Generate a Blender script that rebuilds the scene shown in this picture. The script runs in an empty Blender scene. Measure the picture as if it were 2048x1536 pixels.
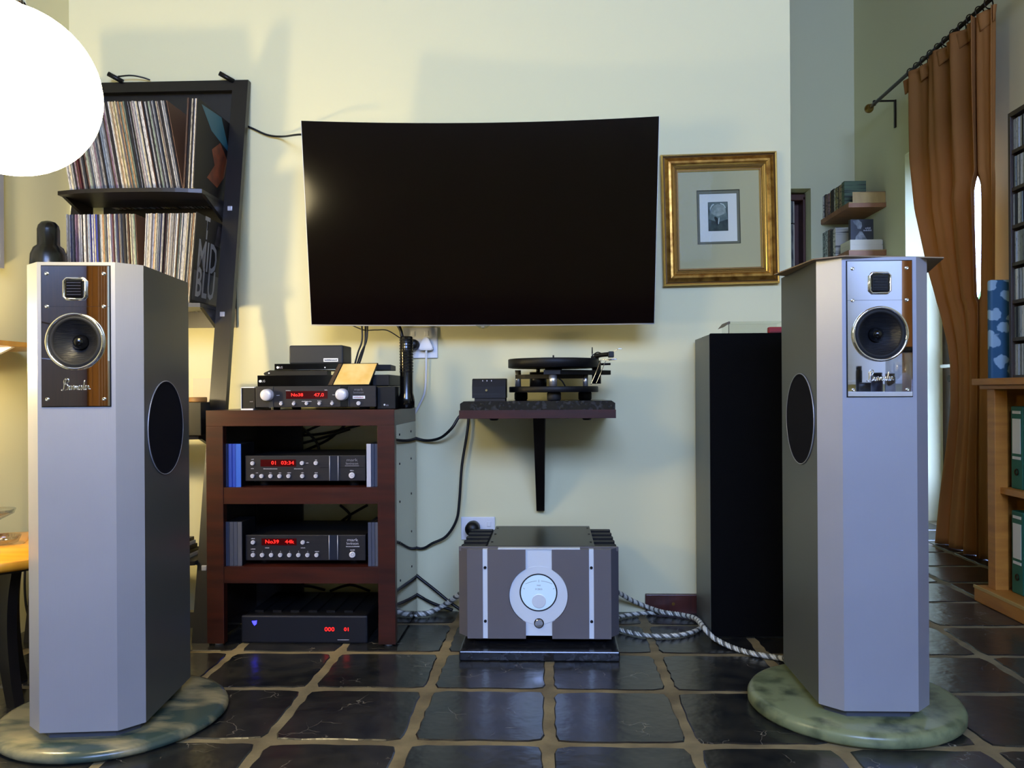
import bpy, bmesh, math, random
from mathutils import Vector, Matrix
random.seed(11)
S = bpy.context.scene
C = S.collection
PI = math.pi
rad = math.radians

# ------------------------------------------------------------------ camera
F, CX, CY, H = 1630.0, 1047.2, 783.0, 0.845          # photo pixels (2048 x 1536), eye height
YAW, ROLL = rad(2.1), -0.006
ROT = Matrix.Rotation(YAW, 3, 'Z') @ Matrix.Rotation(PI/2, 3, 'X') @ Matrix.Rotation(ROLL, 3, 'Z')
EYE = Vector((0, 0, H))
cd = bpy.data.cameras.new('camera'); cam = bpy.data.objects.new('camera', cd); C.objects.link(cam)
cd.sensor_width = 36; cd.lens = F/2048*36; cd.clip_start = 0.02
cd.shift_x = -(CX-1024)/2048; cd.shift_y = (CY-768)/2048
cam.matrix_world = Matrix.Translation(EYE) @ ROT.to_4x4()
S.camera = cam

# ------------------------------------------------------------------ world, daylight, exposure
S.view_settings.view_transform = 'Standard'; S.view_settings.look = 'None'
S.view_settings.gamma = 1; S.view_settings.use_curve_mapping = False
S.view_settings.exposure = 0.0
S.cycles.use_denoising = True
S.cycles.max_bounces = 8
S.cycles.sample_clamp_indirect = 6
S.cycles.blur_glossy = 0.3
w = bpy.data.worlds.new('sky'); S.world = w; w.use_nodes = True
w.node_tree.nodes['Background'].inputs[0].default_value = (0.34, 0.50, 1.0, 1)
w.node_tree.nodes['Background'].inputs[1].default_value = 36.0

def sky_portal(name, loc, rot, sx, sy):
    # gives no light of its own: it only points the renderer at an opening to the sky
    d = bpy.data.lights.new(name, 'AREA'); d.shape = 'RECTANGLE'; d.size = sx; d.size_y = sy; d.cycles.is_portal = True
    o = bpy.data.objects.new(name, d); C.objects.link(o); o.location = loc; o.rotation_euler = rot
    return o
sky_portal('rear_window_offscreen', (0.35, -2.72, 2.95), (rad(90), 0, 0), 2.9, 1.5)
sky_portal('garden_door_portal', (2.56, 4.81, 1.18), (0, rad(90), 0), 2.3, 1.0)

# ------------------------------------------------------------------ pixel -> place
def ray(px, py): return ROT @ Vector(((px-CX)/F, -(py-CY)/F, -1))
def atY(px, py, Y):
    d = ray(px, py); return EYE + d*(Y/d.y)
def atX(px, py, X):
    d = ray(px, py); return EYE + d*(X/d.x)
def atZ(px, py, Z=0.0):
    d = ray(px, py); return EYE + d*((Z-H)/d.z)

# ------------------------------------------------------------------ materials
def lin(c):
    return tuple(((v/255)/12.92 if v/255 <= 0.04045 else (((v/255)+0.055)/1.055)**2.4) for v in c) + (1,)
MATS = {}
def M(name, col, rough=0.5, metal=0.0, col2=None, vscale=6, stretch=(1, 1, 1), bump=0, bscale=80, spec=0.5,
      coat=0, emit=None, es=0, detail=4, bstretch=None, lo=0.35, hi=0.65):
    m = bpy.data.materials.new(name); m.use_nodes = True; MATS[name] = m
    nt = m.node_tree; b = nt.nodes['Principled BSDF']
    b.inputs['Base Color'].default_value = lin(col); b.inputs['Roughness'].default_value = rough
    b.inputs['Metallic'].default_value = metal; b.inputs['Specular IOR Level'].default_value = spec
    b.inputs['Coat Weight'].default_value = coat; b.inputs['Coat Roughness'].default_value = 0.06
    if emit: b.inputs['Emission Color'].default_value = lin(emit); b.inputs['Emission Strength'].default_value = es
    tc = nt.nodes.new('ShaderNodeTexCoord')
    if col2:
        mp = nt.nodes.new('ShaderNodeMapping'); mp.inputs['Scale'].default_value = stretch
        n = nt.nodes.new('ShaderNodeTexNoise'); n.inputs['Scale'].default_value = vscale; n.inputs['Detail'].default_value = detail
        r = nt.nodes.new('ShaderNodeValToRGB')
        r.color_ramp.elements[0].position = lo; r.color_ramp.elements[1].position = hi
        r.color_ramp.elements[0].color = lin(col); r.color_ramp.elements[1].color = lin(col2)
        nt.links.new(tc.outputs['Object'], mp.inputs[0]); nt.links.new(mp.outputs[0], n.inputs[0])
        nt.links.new(n.outputs[0], r.inputs[0]); nt.links.new(r.outputs[0], b.inputs['Base Color'])
    if bump:
        mp = nt.nodes.new('ShaderNodeMapping'); mp.inputs['Scale'].default_value = bstretch or stretch
        n = nt.nodes.new('ShaderNodeTexNoise'); n.inputs['Scale'].default_value = bscale
        bp = nt.nodes.new('ShaderNodeBump'); bp.inputs['Strength'].default_value = bump; bp.inputs['Distance'].default_value = 0.004
        nt.links.new(tc.outputs['Object'], mp.inputs[0]); nt.links.new(mp.outputs[0], n.inputs[0])
        nt.links.new(n.outputs[0], bp.inputs['Height']); nt.links.new(bp.outputs[0], b.inputs['Normal'])
    return m

PLASTER = M('cream_plaster', (225, 219, 174), 0.75, bump=0.12, bscale=14, spec=0.25)
CEIL = M('wood_ceiling', (186, 150, 84), 0.6, col2=(168, 128, 66), vscale=3, stretch=(1, 8, 1))
GROUT = M('grout', (140, 125, 88), 0.8, col2=(105, 92, 64), vscale=9, bump=0.5, bscale=60)
RACKWOOD = M('red_brown_wood', (60, 23, 13), 0.38, spec=0.35, col2=(42, 15, 10), vscale=5, stretch=(1, 1, 9), coat=0.12)
RACKSIDE = M('glossy_dark_lacquer', (40, 30, 26), 0.07, coat=0.6)
BLACKWOOD = M('black_brown_wood', (20, 15, 13), 0.38, col2=(13, 10, 9), vscale=6, stretch=(8, 8, 1))
BLACK = M('black_plastic', (12, 12, 13), 0.4, spec=0.3)
BLACKG = M('black_gloss', (8, 8, 9), 0.12)
BLACKM = M('black_matt_metal', (12, 12, 14), 0.5, col2=(16, 16, 18), vscale=30, spec=0.25)
GREYBOX = M('dark_grey_metal', (34, 37, 42), 0.5, spec=0.3)
FACE = M('charcoal_faceplate', (27, 27, 32), 0.45, spec=0.3, col2=(31, 31, 36), vscale=3, stretch=(1, 1, 60))
RUBBER = M('rubber', (10, 10, 11), 0.7)
CHROME = M('chrome', (225, 225, 228), 0.08, 1.0)
MIRROR = M('polished_mirror_steel', (232, 234, 238), 0.015, 1.0)
SILVER = M('silver_aluminium', (168, 170, 180), 0.38, 0.35, col2=(163, 165, 175), vscale=4, bump=0.05, bscale=220, bstretch=(3, 3, 0.05))
SPKSIDE = M('grey_side_panel', (92, 94, 92), 0.4, 0.2)
SPKBASE = M('grey_plinth', (70, 74, 84), 0.5)
BLACKFELT = M('black_speaker_cloth', (9, 9, 10), 0.95, bump=0.25, bscale=600, spec=0.1)
NAVYCLOTH = M('dark_grille_cloth', (24, 24, 32), 0.9, bump=0.2, bscale=600, spec=0.1)
CONE = M('woven_cone', (24, 25, 28), 0.38, col2=(34, 34, 37), vscale=40, bump=0.35, bscale=160, bstretch=(0.3, 0.3, 3))
GRANITE = M('black_granite', (26, 27, 30), 0.16, col2=(60, 62, 68), vscale=70, detail=3, lo=0.55, hi=0.78)
STONE = M('green_stone', (128, 136, 98), 0.3, col2=(66, 76, 54), vscale=16, detail=9, lo=0.48, hi=0.70)
STONE2 = M('veined_stone', (150, 140, 104), 0.25, col2=(60, 76, 68), vscale=6, detail=9, stretch=(1, 2.5, 1), lo=0.4, hi=0.6)
GOLD = M('antique_gold', (190, 142, 62), 0.34, 0.8, col2=(128, 84, 28), vscale=30, detail=6, bump=0.2, bscale=60)
GOLDB = M('bright_gold', (225, 188, 108), 0.25, 0.85)
GOLDD = M('dark_gold', (96, 66, 26), 0.4, 0.6)
MAT_CARD = M('grey_green_mount', (176, 168, 128), 0.85)
MAT_DARK = M('olive_mount', (108, 106, 84), 0.85)
PAPER = M('white_paper', (214, 212, 198), 0.85)
WHITE = M('white_plastic', (226, 228, 230), 0.4)
CREAM = M('cream_card', (216, 204, 176), 0.8)
OAK = M('golden_pine', (190, 126, 46), 0.45, col2=(164, 102, 34), vscale=4, stretch=(1, 1, 7))
BEECH = M('orange_brown_shelf_wood', (158, 104, 58), 0.5, col2=(136, 84, 44), vscale=5, stretch=(1, 6, 1))
PALEWOOD = M('pale_yellow_wood', (190, 154, 88), 0.5, col2=(174, 138, 74), vscale=6, stretch=(5, 1, 1))
DOORWOOD = M('dark_door_wood', (66, 38, 20), 0.42, col2=(50, 28, 14), vscale=5, stretch=(8, 8, 1))
NICHEWOOD = M('red_niche_wood', (92, 50, 28), 0.45, col2=(74, 38, 20), vscale=5, stretch=(8, 1, 1))
CDWOOD = M('dark_cd_rack_wood', (62, 48, 36), 0.45, col2=(50, 38, 28), vscale=6, stretch=(1, 8, 1))
SKIRT = M('red_brown_skirting', (84, 38, 28), 0.35, col2=(66, 28, 20), vscale=5, stretch=(8, 1, 1))
TABLE = M('yellow_varnished_wood', (214, 150, 40), 0.25, col2=(196, 130, 30), vscale=3, stretch=(1, 7, 1), coat=0.4)
GREENB = M('green_binder', (14, 96, 76), 0.45)
IRON = M('dark_bronze', (46, 36, 24), 0.4, 0.7)
BRASS = M('old_brass', (150, 118, 58), 0.28, 0.9)
REDM = M('red_card', (150, 26, 30), 0.5)
CABLEB = M('black_cable', (12, 13, 16), 0.45)
CABLES = M('silver_braid', (214, 212, 196), 0.4, 0.15)
CABLED = M('grey_braid', (96, 96, 88), 0.5, 0.1)
KNOB = M('silver_knob', (214, 214, 224), 0.3, 0.25)
AMPGREY = M('grey_anodised', (114, 108, 108), 0.4, 0.4, bump=0.05, bscale=150, bstretch=(0.1, 1, 6))
AMPSIL = M('bright_anodised', (224, 230, 234), 0.36, 0.15, bump=0.04, bscale=150, bstretch=(0.1, 1, 6))
DIAL = M('lit_dial', (214, 236, 244), 0.3, emit=(190, 226, 240), es=0.15)
REDLED = M('red_led', (255, 30, 20), 0.5, emit=(255, 26, 20), es=3.2)
REDWIN = M('red_window', (44, 4, 6), 0.2, emit=(120, 4, 8), es=0.12)
BLUELED = M('blue_led', (60, 60, 255), 0.5, emit=(50, 50, 255), es=4)
PRINT = M('pale_print', (176, 176, 186), 0.6)
GREYPR = M('grey_print', (112, 112, 122), 0.6)
COVERTXT = M('cover_lettering', (126, 128, 138), 0.6)
GOLDCARD = M('gold_cover', (236, 186, 96), 0.5, col2=(248, 216, 146), vscale=14, detail=6)
BOTTLE = M('black_bottle', (10, 14, 16), 0.25)
TAN = M('tan_card', (150, 126, 96), 0.75)
BRONZECAP = M('tan_lid', (140, 102, 58), 0.5)

def mat_screen():
    m = M('dark_tv_glass', (8, 3, 4), 0.10, spec=0.2); return m
SCREEN = mat_screen()

def mat_glass(name, tint=(1, 1, 1), gl=0.1):
    m = bpy.data.materials.new(name); m.use_nodes = True; nt = m.node_tree; nt.nodes.clear()
    o = nt.nodes.new('ShaderNodeOutputMaterial'); t = nt.nodes.new('ShaderNodeBsdfTransparent'); g = nt.nodes.new('ShaderNodeBsdfGlossy')
    t.inputs[0].default_value = (*tint, 1); g.inputs['Roughness'].default_value = 0.03
    mx = nt.nodes.new('ShaderNodeMixShader'); mx.inputs[0].default_value = gl
    nt.links.new(t.outputs[0], mx.inputs[1]); nt.links.new(g.outputs[0], mx.inputs[2]); nt.links.new(mx.outputs[0], o.inputs[0])
    return m
GLASS = mat_glass('clear_glass', gl=0.08)
GLASSP = mat_glass('picture_glass', (0.97, 0.98, 0.97), 0.0008)
ACRYL = mat_glass('clear_acrylic', (0.97, 0.98, 0.97), 0.05)
JARG = mat_glass('jar_glass', (0.75, 0.78, 0.82), 0.2)

def mat_emit(name, col, s):
    m = bpy.data.materials.new(name); m.use_nodes = True; nt = m.node_tree; nt.nodes.clear()
    o = nt.nodes.new('ShaderNodeOutputMaterial'); e = nt.nodes.new('ShaderNodeEmission')
    e.inputs[0].default_value = lin(col); e.inputs[1].default_value = s; nt.links.new(e.outputs[0], o.inputs[0]); return m
GLOBE = mat_emit('glowing_opal_glass', (255, 234, 180), 31.0)

def mat_curtain(name, c1, c2):
    m = M(name, c1, 0.9, col2=c2, vscale=1.5, bump=0.2, bscale=300, spec=0.1)
    nt = m.node_tree; b = nt.nodes['Principled BSDF']; out = nt.nodes['Material Output']
    t = nt.nodes.new('ShaderNodeBsdfTranslucent'); t.inputs[0].default_value = lin(c1)
    mx = nt.nodes.new('ShaderNodeMixShader'); mx.inputs[0].default_value = 0.25
    nt.links.new(b.outputs[0], mx.inputs[1]); nt.links.new(t.outputs[0], mx.inputs[2]); nt.links.new(mx.outputs[0], out.inputs[0])
    return m
CURTAIN = mat_curtain('ochre_curtain', (190, 132, 74), (172, 116, 62))

def mat_slate():
    m = M('slate', (33, 35, 35), 0.24, bump=0.35, bscale=7, spec=0.55)
    nt = m.node_tree; b = nt.nodes['Principled BSDF']
    tc = nt.nodes.new('ShaderNodeTexCoord'); oi = nt.nodes.new('ShaderNodeObjectInfo')
    off = nt.nodes.new('ShaderNodeVectorMath'); off.operation = 'SCALE'; off.inputs[0].default_value = (17, 9, 5)
    nt.links.new(oi.outputs['Random'], off.inputs['Scale'])
    add = nt.nodes.new('ShaderNodeVectorMath'); nt.links.new(tc.outputs['Object'], add.inputs[0]); nt.links.new(off.outputs[0], add.inputs[1])
    n = nt.nodes.new('ShaderNodeTexNoise'); n.inputs['Scale'].default_value = 5; n.inputs['Detail'].default_value = 7
    nt.links.new(add.outputs[0], n.inputs[0])
    r = nt.nodes.new('ShaderNodeValToRGB'); r.color_ramp.elements[0].color = lin((23, 25, 27)); r.color_ramp.elements[1].color = lin((48, 46, 40))
    r.color_ramp.elements[0].position = 0.35; r.color_ramp.elements[1].position = 0.7
    nt.links.new(n.outputs[0], r.inputs[0])
    # thin pale cracks, in some tiles only
    wn = nt.nodes.new('ShaderNodeTexNoise'); wn.inputs['Scale'].default_value = 9; nt.links.new(add.outputs[0], wn.inputs[0])
    mixv = nt.nodes.new('ShaderNodeVectorMath'); mixv.operation = 'MULTIPLY_ADD'; mixv.inputs[1].default_value = (0.16, 0.16, 0.16)
    nt.links.new(wn.outputs['Color'], mixv.inputs[0]); nt.links.new(add.outputs[0], mixv.inputs[2])
    vo = nt.nodes.new('ShaderNodeTexVoronoi'); vo.feature = 'DISTANCE_TO_EDGE'; vo.inputs['Scale'].default_value = 3.2
    nt.links.new(mixv.outputs[0], vo.inputs[0])
    th = nt.nodes.new('ShaderNodeMapRange'); th.inputs[1].default_value = 0.003; th.inputs[2].default_value = 0.012
    th.inputs[3].default_value = 1; th.inputs[4].default_value = 0; nt.links.new(vo.outputs['Distance'], th.inputs[0])
    mk = nt.nodes.new('ShaderNodeTexNoise'); mk.inputs['Scale'].default_value = 2.3; nt.links.new(add.outputs[0], mk.inputs[0])
    mt = nt.nodes.new('ShaderNodeMapRange'); mt.inputs[1].default_value = 0.54; mt.inputs[2].default_value = 0.62; nt.links.new(mk.outputs[0], mt.inputs[0])
    mul = nt.nodes.new('ShaderNodeMath'); mul.operation = 'MULTIPLY'; nt.links.new(th.outputs[0], mul.inputs[0]); nt.links.new(mt.outputs[0], mul.inputs[1])
    mx = nt.nodes.new('ShaderNodeMix'); mx.data_type = 'RGBA'; mx.inputs[7].default_value = lin((120, 112, 96))
    nt.links.new(mul.outputs[0], mx.inputs[0]); nt.links.new(r.outputs[0], mx.inputs[6]); nt.links.new(mx.outputs[2], b.inputs['Base Color'])
    return m
SLATE = mat_slate()

def mat_objcol(name, fleck, rough=0.6, scale=(40, 40, 90), lo=0.56, hi=0.66, amt=0.6):
    """colour from the object's own colour; flecks of small print"""
    m = bpy.data.materials.new(name); m.use_nodes = True; nt = m.node_tree; b = nt.nodes['Principled BSDF']
    b.inputs['Roughness'].default_value = rough; b.inputs['Specular IOR Level'].default_value = 0.3
    oi = nt.nodes.new('ShaderNodeObjectInfo')
    if not fleck:
        nt.links.new(oi.outputs['Color'], b.inputs['Base Color']); return m
    tc = nt.nodes.new('ShaderNodeTexCoord'); mp = nt.nodes.new('ShaderNodeMapping'); mp.inputs['Scale'].default_value = scale
    sc = nt.nodes.new('ShaderNodeVectorMath'); sc.operation = 'SCALE'; sc.inputs[0].default_value = (31, 7, 13)
    nt.links.new(oi.outputs['Random'], sc.inputs['Scale']); ad = nt.nodes.new('ShaderNodeVectorMath')
    nt.links.new(tc.outputs['Object'], mp.inputs[0]); nt.links.new(mp.outputs[0], ad.inputs[0]); nt.links.new(sc.outputs[0], ad.inputs[1])
    n = nt.nodes.new('ShaderNodeTexNoise'); n.inputs['Scale'].default_value = 1; n.inputs['Detail'].default_value = 3
    nt.links.new(ad.outputs[0], n.inputs[0])
    r = nt.nodes.new('ShaderNodeMapRange'); r.inputs[1].default_value = lo; r.inputs[2].default_value = hi; r.inputs[4].default_value = amt
    nt.links.new(n.outputs[0], r.inputs[0])
    mx = nt.nodes.new('ShaderNodeMix'); mx.data_type = 'RGBA'; mx.inputs[7].default_value = lin(fleck)
    nt.links.new(r.outputs[0], mx.inputs[0]); nt.links.new(oi.outputs['Color'], mx.inputs[6]); nt.links.new(mx.outputs[2], b.inputs['Base Color'])
    return m
SPINE = mat_objcol('printed_spine', (46, 42, 42), scale=(4, 30, 70), lo=0.50, hi=0.60, amt=0.75)
COVER = mat_objcol('plain_cover', None)

def mat_blobs(name, base, spots, scale=5, size=0.25, rough=0.7):
    """fabric / card with scattered blobs"""
    m = M(name, base, rough); nt = m.node_tree; b = nt.nodes['Principled BSDF']
    tc = nt.nodes.new('ShaderNodeTexCoord'); n = nt.nodes.new('ShaderNodeTexNoise'); n.inputs['Scale'].default_value = 26
    nt.links.new(tc.outputs['Object'], n.inputs[0])
    ma = nt.nodes.new('ShaderNodeVectorMath'); ma.operation = 'MULTIPLY_ADD'; ma.inputs[1].default_value = (0.05, 0.05, 0.05)
    nt.links.new(n.outputs['Color'], ma.inputs[0]); nt.links.new(tc.outputs['Object'], ma.inputs[2])
    v = nt.nodes.new('ShaderNodeTexVoronoi'); v.inputs['Scale'].default_value = scale; v.voronoi_dimensions = '2D'
    mp = nt.nodes.new('ShaderNodeMapping'); mp.inputs['Rotation'].default_value = (PI/2, 0, 0)
    nt.links.new(ma.outputs[0], mp.inputs[0]); nt.links.new(mp.outputs[0], v.inputs[0])
    r = nt.nodes.new('ShaderNodeMapRange'); r.inputs[1].default_value = size; r.inputs[2].default_value = size+0.06; r.inputs[3].default_value = 1; r.inputs[4].default_value = 0
    nt.links.new(v.outputs['Distance'], r.inputs[0])
    mx = nt.nodes.new('ShaderNodeMix'); mx.data_type = 'RGBA'; mx.inputs[6].default_value = lin(base); mx.inputs[7].default_value = lin(spots)
    nt.links.new(r.outputs[0], mx.inputs[0]); nt.links.new(mx.outputs[2], b.inputs['Base Color'])
    return m
FLORAL = mat_blobs('blue_floral_cloth', (36, 80, 108), (140, 168, 182), scale=15, size=0.36)
SLAB_ART = mat_blobs('dark_sleeve_art', (30, 34, 30), (150, 66, 30), scale=3.3, size=0.22)

# ------------------------------------------------------------------ mesh helpers
OFF = {}
def off(p): return OFF.get(p.name, Vector()) if p else Vector()
def thing(name, label, cat, loc=(0, 0, 0), rotz=0, group=None, local=False):
    o = bpy.data.objects.new(name, None); C.objects.link(o); o.location = loc; o.rotation_euler = (0, 0, rotz)
    o.empty_display_size = 0.05
    o['label'] = label; o['category'] = cat
    if group: o['group'] = group
    OFF[o.name] = Vector() if local else Vector(loc)
    return o
def tag(o, label=None, cat=None, group=None, kind=None):
    if label: o['label'] = label
    if cat: o['category'] = cat
    if group: o['group'] = group
    if kind: o['kind'] = kind
    return o
def nb(): return bmesh.new()
def mk(name, bm, mat, parent=None, smooth=None, loc=None):
    """bm holds world coordinates (or local ones, for a local thing)"""
    o0 = off(parent)
    if parent is None and loc is not None: o0 = Vector(loc)
    if o0.length: bmesh.ops.translate(bm, verts=bm.verts, vec=-o0)
    bmesh.ops.recalc_face_normals(bm, faces=bm.faces)
    if smooth is not None:
        for f in bm.faces: f.smooth = smooth
    me = bpy.data.meshes.new(name); bm.to_mesh(me); bm.free()
    for q in (mat if isinstance(mat, (list, tuple)) else [mat]): me.materials.append(q)
    o = bpy.data.objects.new(name, me); C.objects.link(o)
    if parent is not None: o.parent = parent; OFF[o.name] = off(parent)
    elif loc is not None: o.location = loc; OFF[o.name] = Vector(loc)
    return o
def abox(bm, x0, x1, y0, y1, z0, z1, bev=0, seg=2):
    r = bmesh.ops.create_cube(bm, size=1); vs = r['verts']
    for v in vs:
        v.co = Vector((x0+(v.co.x+0.5)*(x1-x0), y0+(v.co.y+0.5)*(y1-y0), z0+(v.co.z+0.5)*(z1-z0)))
    if bev:
        es = list({e for v in vs for e in v.link_edges})
        bmesh.ops.bevel(bm, geom=es, offset=bev, segments=seg, affect='EDGES', profile=0.5)
def frame_of(d):
    d = d.normalized(); a = Vector((0, 0, 1)) if abs(d.z) < 0.9 else Vector((1, 0, 0))
    u = d.cross(a).normalized(); return u, d.cross(u).normalized()
def acyl(bm, p0, p1, r0, r1=None, n=20, smooth=True):
    p0 = Vector(p0); p1 = Vector(p1); r1 = r0 if r1 is None else r1
    u, v = frame_of(p1-p0); A = []; B = []
    for i in range(n):
        a = 2*PI*i/n; e = u*math.cos(a)+v*math.sin(a)
        A.append(bm.verts.new(p0+e*r0)); B.append(bm.verts.new(p1+e*r1))
    for i in range(n):
        f = bm.faces.new((A[i], A[(i+1) % n], B[(i+1) % n], B[i])); f.smooth = smooth
    bm.faces.new(A[::-1]); bm.faces.new(B)
def alathe(bm, prof, c=(0, 0, 0), ax='Z', n=32, smooth=True, cap=True):
    """prof: (radius, along axis) pairs; ax Z up, or Y (along +Y), or X"""
    c = Vector(c); rings = []
    for r, t in prof:
        if r < 1e-6:
            p = Vector((0, 0, t)) if ax == 'Z' else Vector((0, t, 0)) if ax == 'Y' else Vector((t, 0, 0))
            rings.append([bm.verts.new(c+p)]); continue
        ring = []
        for i in range(n):
            a = 2*PI*i/n; x, y = r*math.cos(a), r*math.sin(a)
            p = Vector((x, y, t)) if ax == 'Z' else Vector((x, t, y)) if ax == 'Y' else Vector((t, x, y))
            ring.append(bm.verts.new(c+p))
        rings.append(ring)
    for A, B in zip(rings, rings[1:]):
        for i in range(n):
            j = (i+1) % n
            if len(A) == 1 and len(B) == 1: continue
            if len(A) == 1: f = bm.faces.new((A[0], B[j], B[i]))
            elif len(B) == 1: f = bm.faces.new((A[i], A[j], B[0]))
            else: f = bm.faces.new((A[i], A[j], B[j], B[i]))
            f.smooth = smooth
    for R_ in (rings[0], rings[-1]):
        if cap and len(R_) > 1 and prof[0] != prof[-1]: bm.faces.new(R_)
def catmull(pts, k=8, closed=False):
    pts = [Vector(p) for p in pts]; n = len(pts); out = []
    rng = range(n if closed else n-1)
    for i in rng:
        g = (lambda j: pts[j % n]) if closed else (lambda j: pts[max(0, min(n-1, j))])
        p0, p1, p2, p3 = g(i-1), g(i), g(i+1), g(i+2)
        for s in range(k):
            t = s/k
            out.append(0.5*((2*p1)+(p2-p0)*t+(2*p0-5*p1+4*p2-p3)*t*t+(3*p1-p0-3*p2+p3)*t**3))
    if not closed: out.append(pts[-1])
    return out
def atube(bm, pts, r, n=8, closed=False):
    pts = [Vector(p) for p in pts]; N = len(pts); rings = []; u = None
    for i in range(N):
        a = pts[(i-1) % N] if (closed or i > 0) else pts[0]
        b = pts[(i+1) % N] if (closed or i < N-1) else pts[-1]
        d = (b-a)
        if d.length < 1e-9: d = Vector((0, 0, 1))
        d.normalize()
        if u is None: u, _ = frame_of(d)
        u = (u-d*u.dot(d))
        if u.length < 1e-6: u, _ = frame_of(d)
        u.normalize(); v = d.cross(u)
        rr = r[i] if isinstance(r, (list, tuple)) else r
        rings.append([bm.verts.new(pts[i]+(u*math.cos(2*PI*k/n)+v*math.sin(2*PI*k/n))*rr) for k in range(n)])
    for i in range(N if closed else N-1):
        A, B = rings[i], rings[(i+1) % N]
        for k in range(n):
            f = bm.faces.new((A[k], A[(k+1) % n], B[(k+1) % n], B[k])); f.smooth = True
    if not closed: bm.faces.new(rings[0][::-1]); bm.faces.new(rings[-1])
def aprism(bm, poly, lo, hi, ax='Y'):
    """poly of (a, b): ax Y -> (x, z); ax Z -> (x, y); ax X -> (y, z)"""
    def P(a, b, t): return (a, t, b) if ax == 'Y' else (a, b, t) if ax == 'Z' else (t, a, b)
    A = [bm.verts.new(P(a, b, lo)) for a, b in poly]; B = [bm.verts.new(P(a, b, hi)) for a, b in poly]
    n = len(poly)
    for i in range(n): bm.faces.new((A[i], A[(i+1) % n], B[(i+1) % n], B[i]))
    bm.faces.new(A[::-1]); bm.faces.new(B)
def BX(name, mat, parent, x0, x1, y0, y1, z0, z1, bev=0, loc=None):
    b = nb(); abox(b, x0, x1, y0, y1, z0, z1, bev); return mk(name, b, mat, parent, loc=loc)
def prect(px0, px1, py0, py1, Y):
    ym = (py0+py1)/2; xm = (px0+px1)/2
    return atY(px0, ym, Y).x, atY(px1, ym, Y).x, atY(xm, py1, Y).z, atY(xm, py0, Y).z
def PB(name, mat, parent, px0, px1, py0, py1, Y, depth, bev=0, loc=None):
    """box whose front face (at depth Y) fills the pixel rectangle"""
    x0, x1, z0, z1 = prect(px0, px1, py0, py1, Y)
    return BX(name, mat, parent, x0, x1, Y, Y+depth, z0, z1, bev, loc)
def PDISC(name, mat, parent, px, py, Y, rpx, depth, n=24, bev=0.15):
    c = atY(px, py, Y); r = rpx*Y/F; b = nb()
    alathe(b, [(0, -depth), (r*(1-bev), -depth), (r, -depth*(1-bev)), (r, 0), (0, 0)], c, 'Y', n, smooth=False)
    return mk(name, b, mat, parent)
def TXT(name, s, mat, parent, p, size, rot=(PI/2, 0, 0), align='CENTER', ext=0.0003, shear=0, sx=1.0, bold=0):
    c = bpy.data.curves.new(name, 'FONT'); c.body = s; c.size = size; c.extrude = ext; c.align_x = align; c.align_y = 'CENTER'
    c.offset = bold; c.shear = shear; c.resolution_u = 2; c.space_character = 1.0
    tmp = bpy.data.objects.new('tmp_text', c); C.objects.link(tmp)
    me = bpy.data.meshes.new_from_object(tmp); bpy.data.objects.remove(tmp); bpy.data.curves.remove(c)
    me.name = name; me.materials.clear(); me.materials.append(mat)
    o = bpy.data.objects.new(name, me); C.objects.link(o); o.parent = parent
    o.location = Vector(p)-off(parent); o.rotation_euler = rot; o.scale = (sx, 1, 1)
    return o
def PTXT(name, s, mat, parent, px, py, Y, hpx, sx=1.0, shear=0, align='CENTER'):
    p = atY(px, py, Y); return TXT(name, s, mat, parent, p, hpx*Y/F*1.4, align=align, sx=sx, shear=shear)
def struct(o): o['kind'] = 'structure'; return o
def cable(name, label, pts, r, mat=None, cat='cable', k=8, group=None):
    b = nb(); atube(b, catmull(pts, k), r, 8)
    o = mk(name, b, mat or CABLEB, None, loc=tuple(Vector(pts[0])))
    return tag(o, label, cat, group)
def braid(name, label, pts, R_=0.006, strands=3, pitch=0.032, k=14):
    path = catmull(pts, k); root = thing(name, label, 'cable', tuple(path[0]))
    # arc length
    L = [0.0]
    for a, b_ in zip(path, path[1:]): L.append(L[-1]+(b_-a).length)
    for s in range(strands):
        q = []; n = int(L[-1]/0.004)
        j = 0
        for i in range(n+1):
            d = L[-1]*i/n
            while j < len(L)-2 and L[j+1] < d: j += 1
            t = (d-L[j])/max(1e-9, L[j+1]-L[j]); p = path[j].lerp(path[j+1], t)
            u, v = frame_of(path[j+1]-path[j]); a = 2*PI*(d/pitch+s/strands)
            q.append(p+(u*math.cos(a)+v*math.sin(a))*R_*0.55)
        b = nb(); atube(b, q, R_*0.55, 6)
        mk('strand', b, CABLES if s < 2 else CABLED, root)
    return root

# ------------------------------------------------------------------ the room
WALL = 3.13                       # back wall (behind the equipment)
XL = atY(138, 60, WALL).x         # left wall
XE = atY(1581, 300, WALL).x       # free end of the back wall
XR = 2.27                         # right wall
YF = 0.0                          # far wall of the alcove (set below)
YF = atX(1709, 300, XR).y
YR = -2.6                         # wall behind the camera
CE = 4.2                          # ceiling
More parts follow.
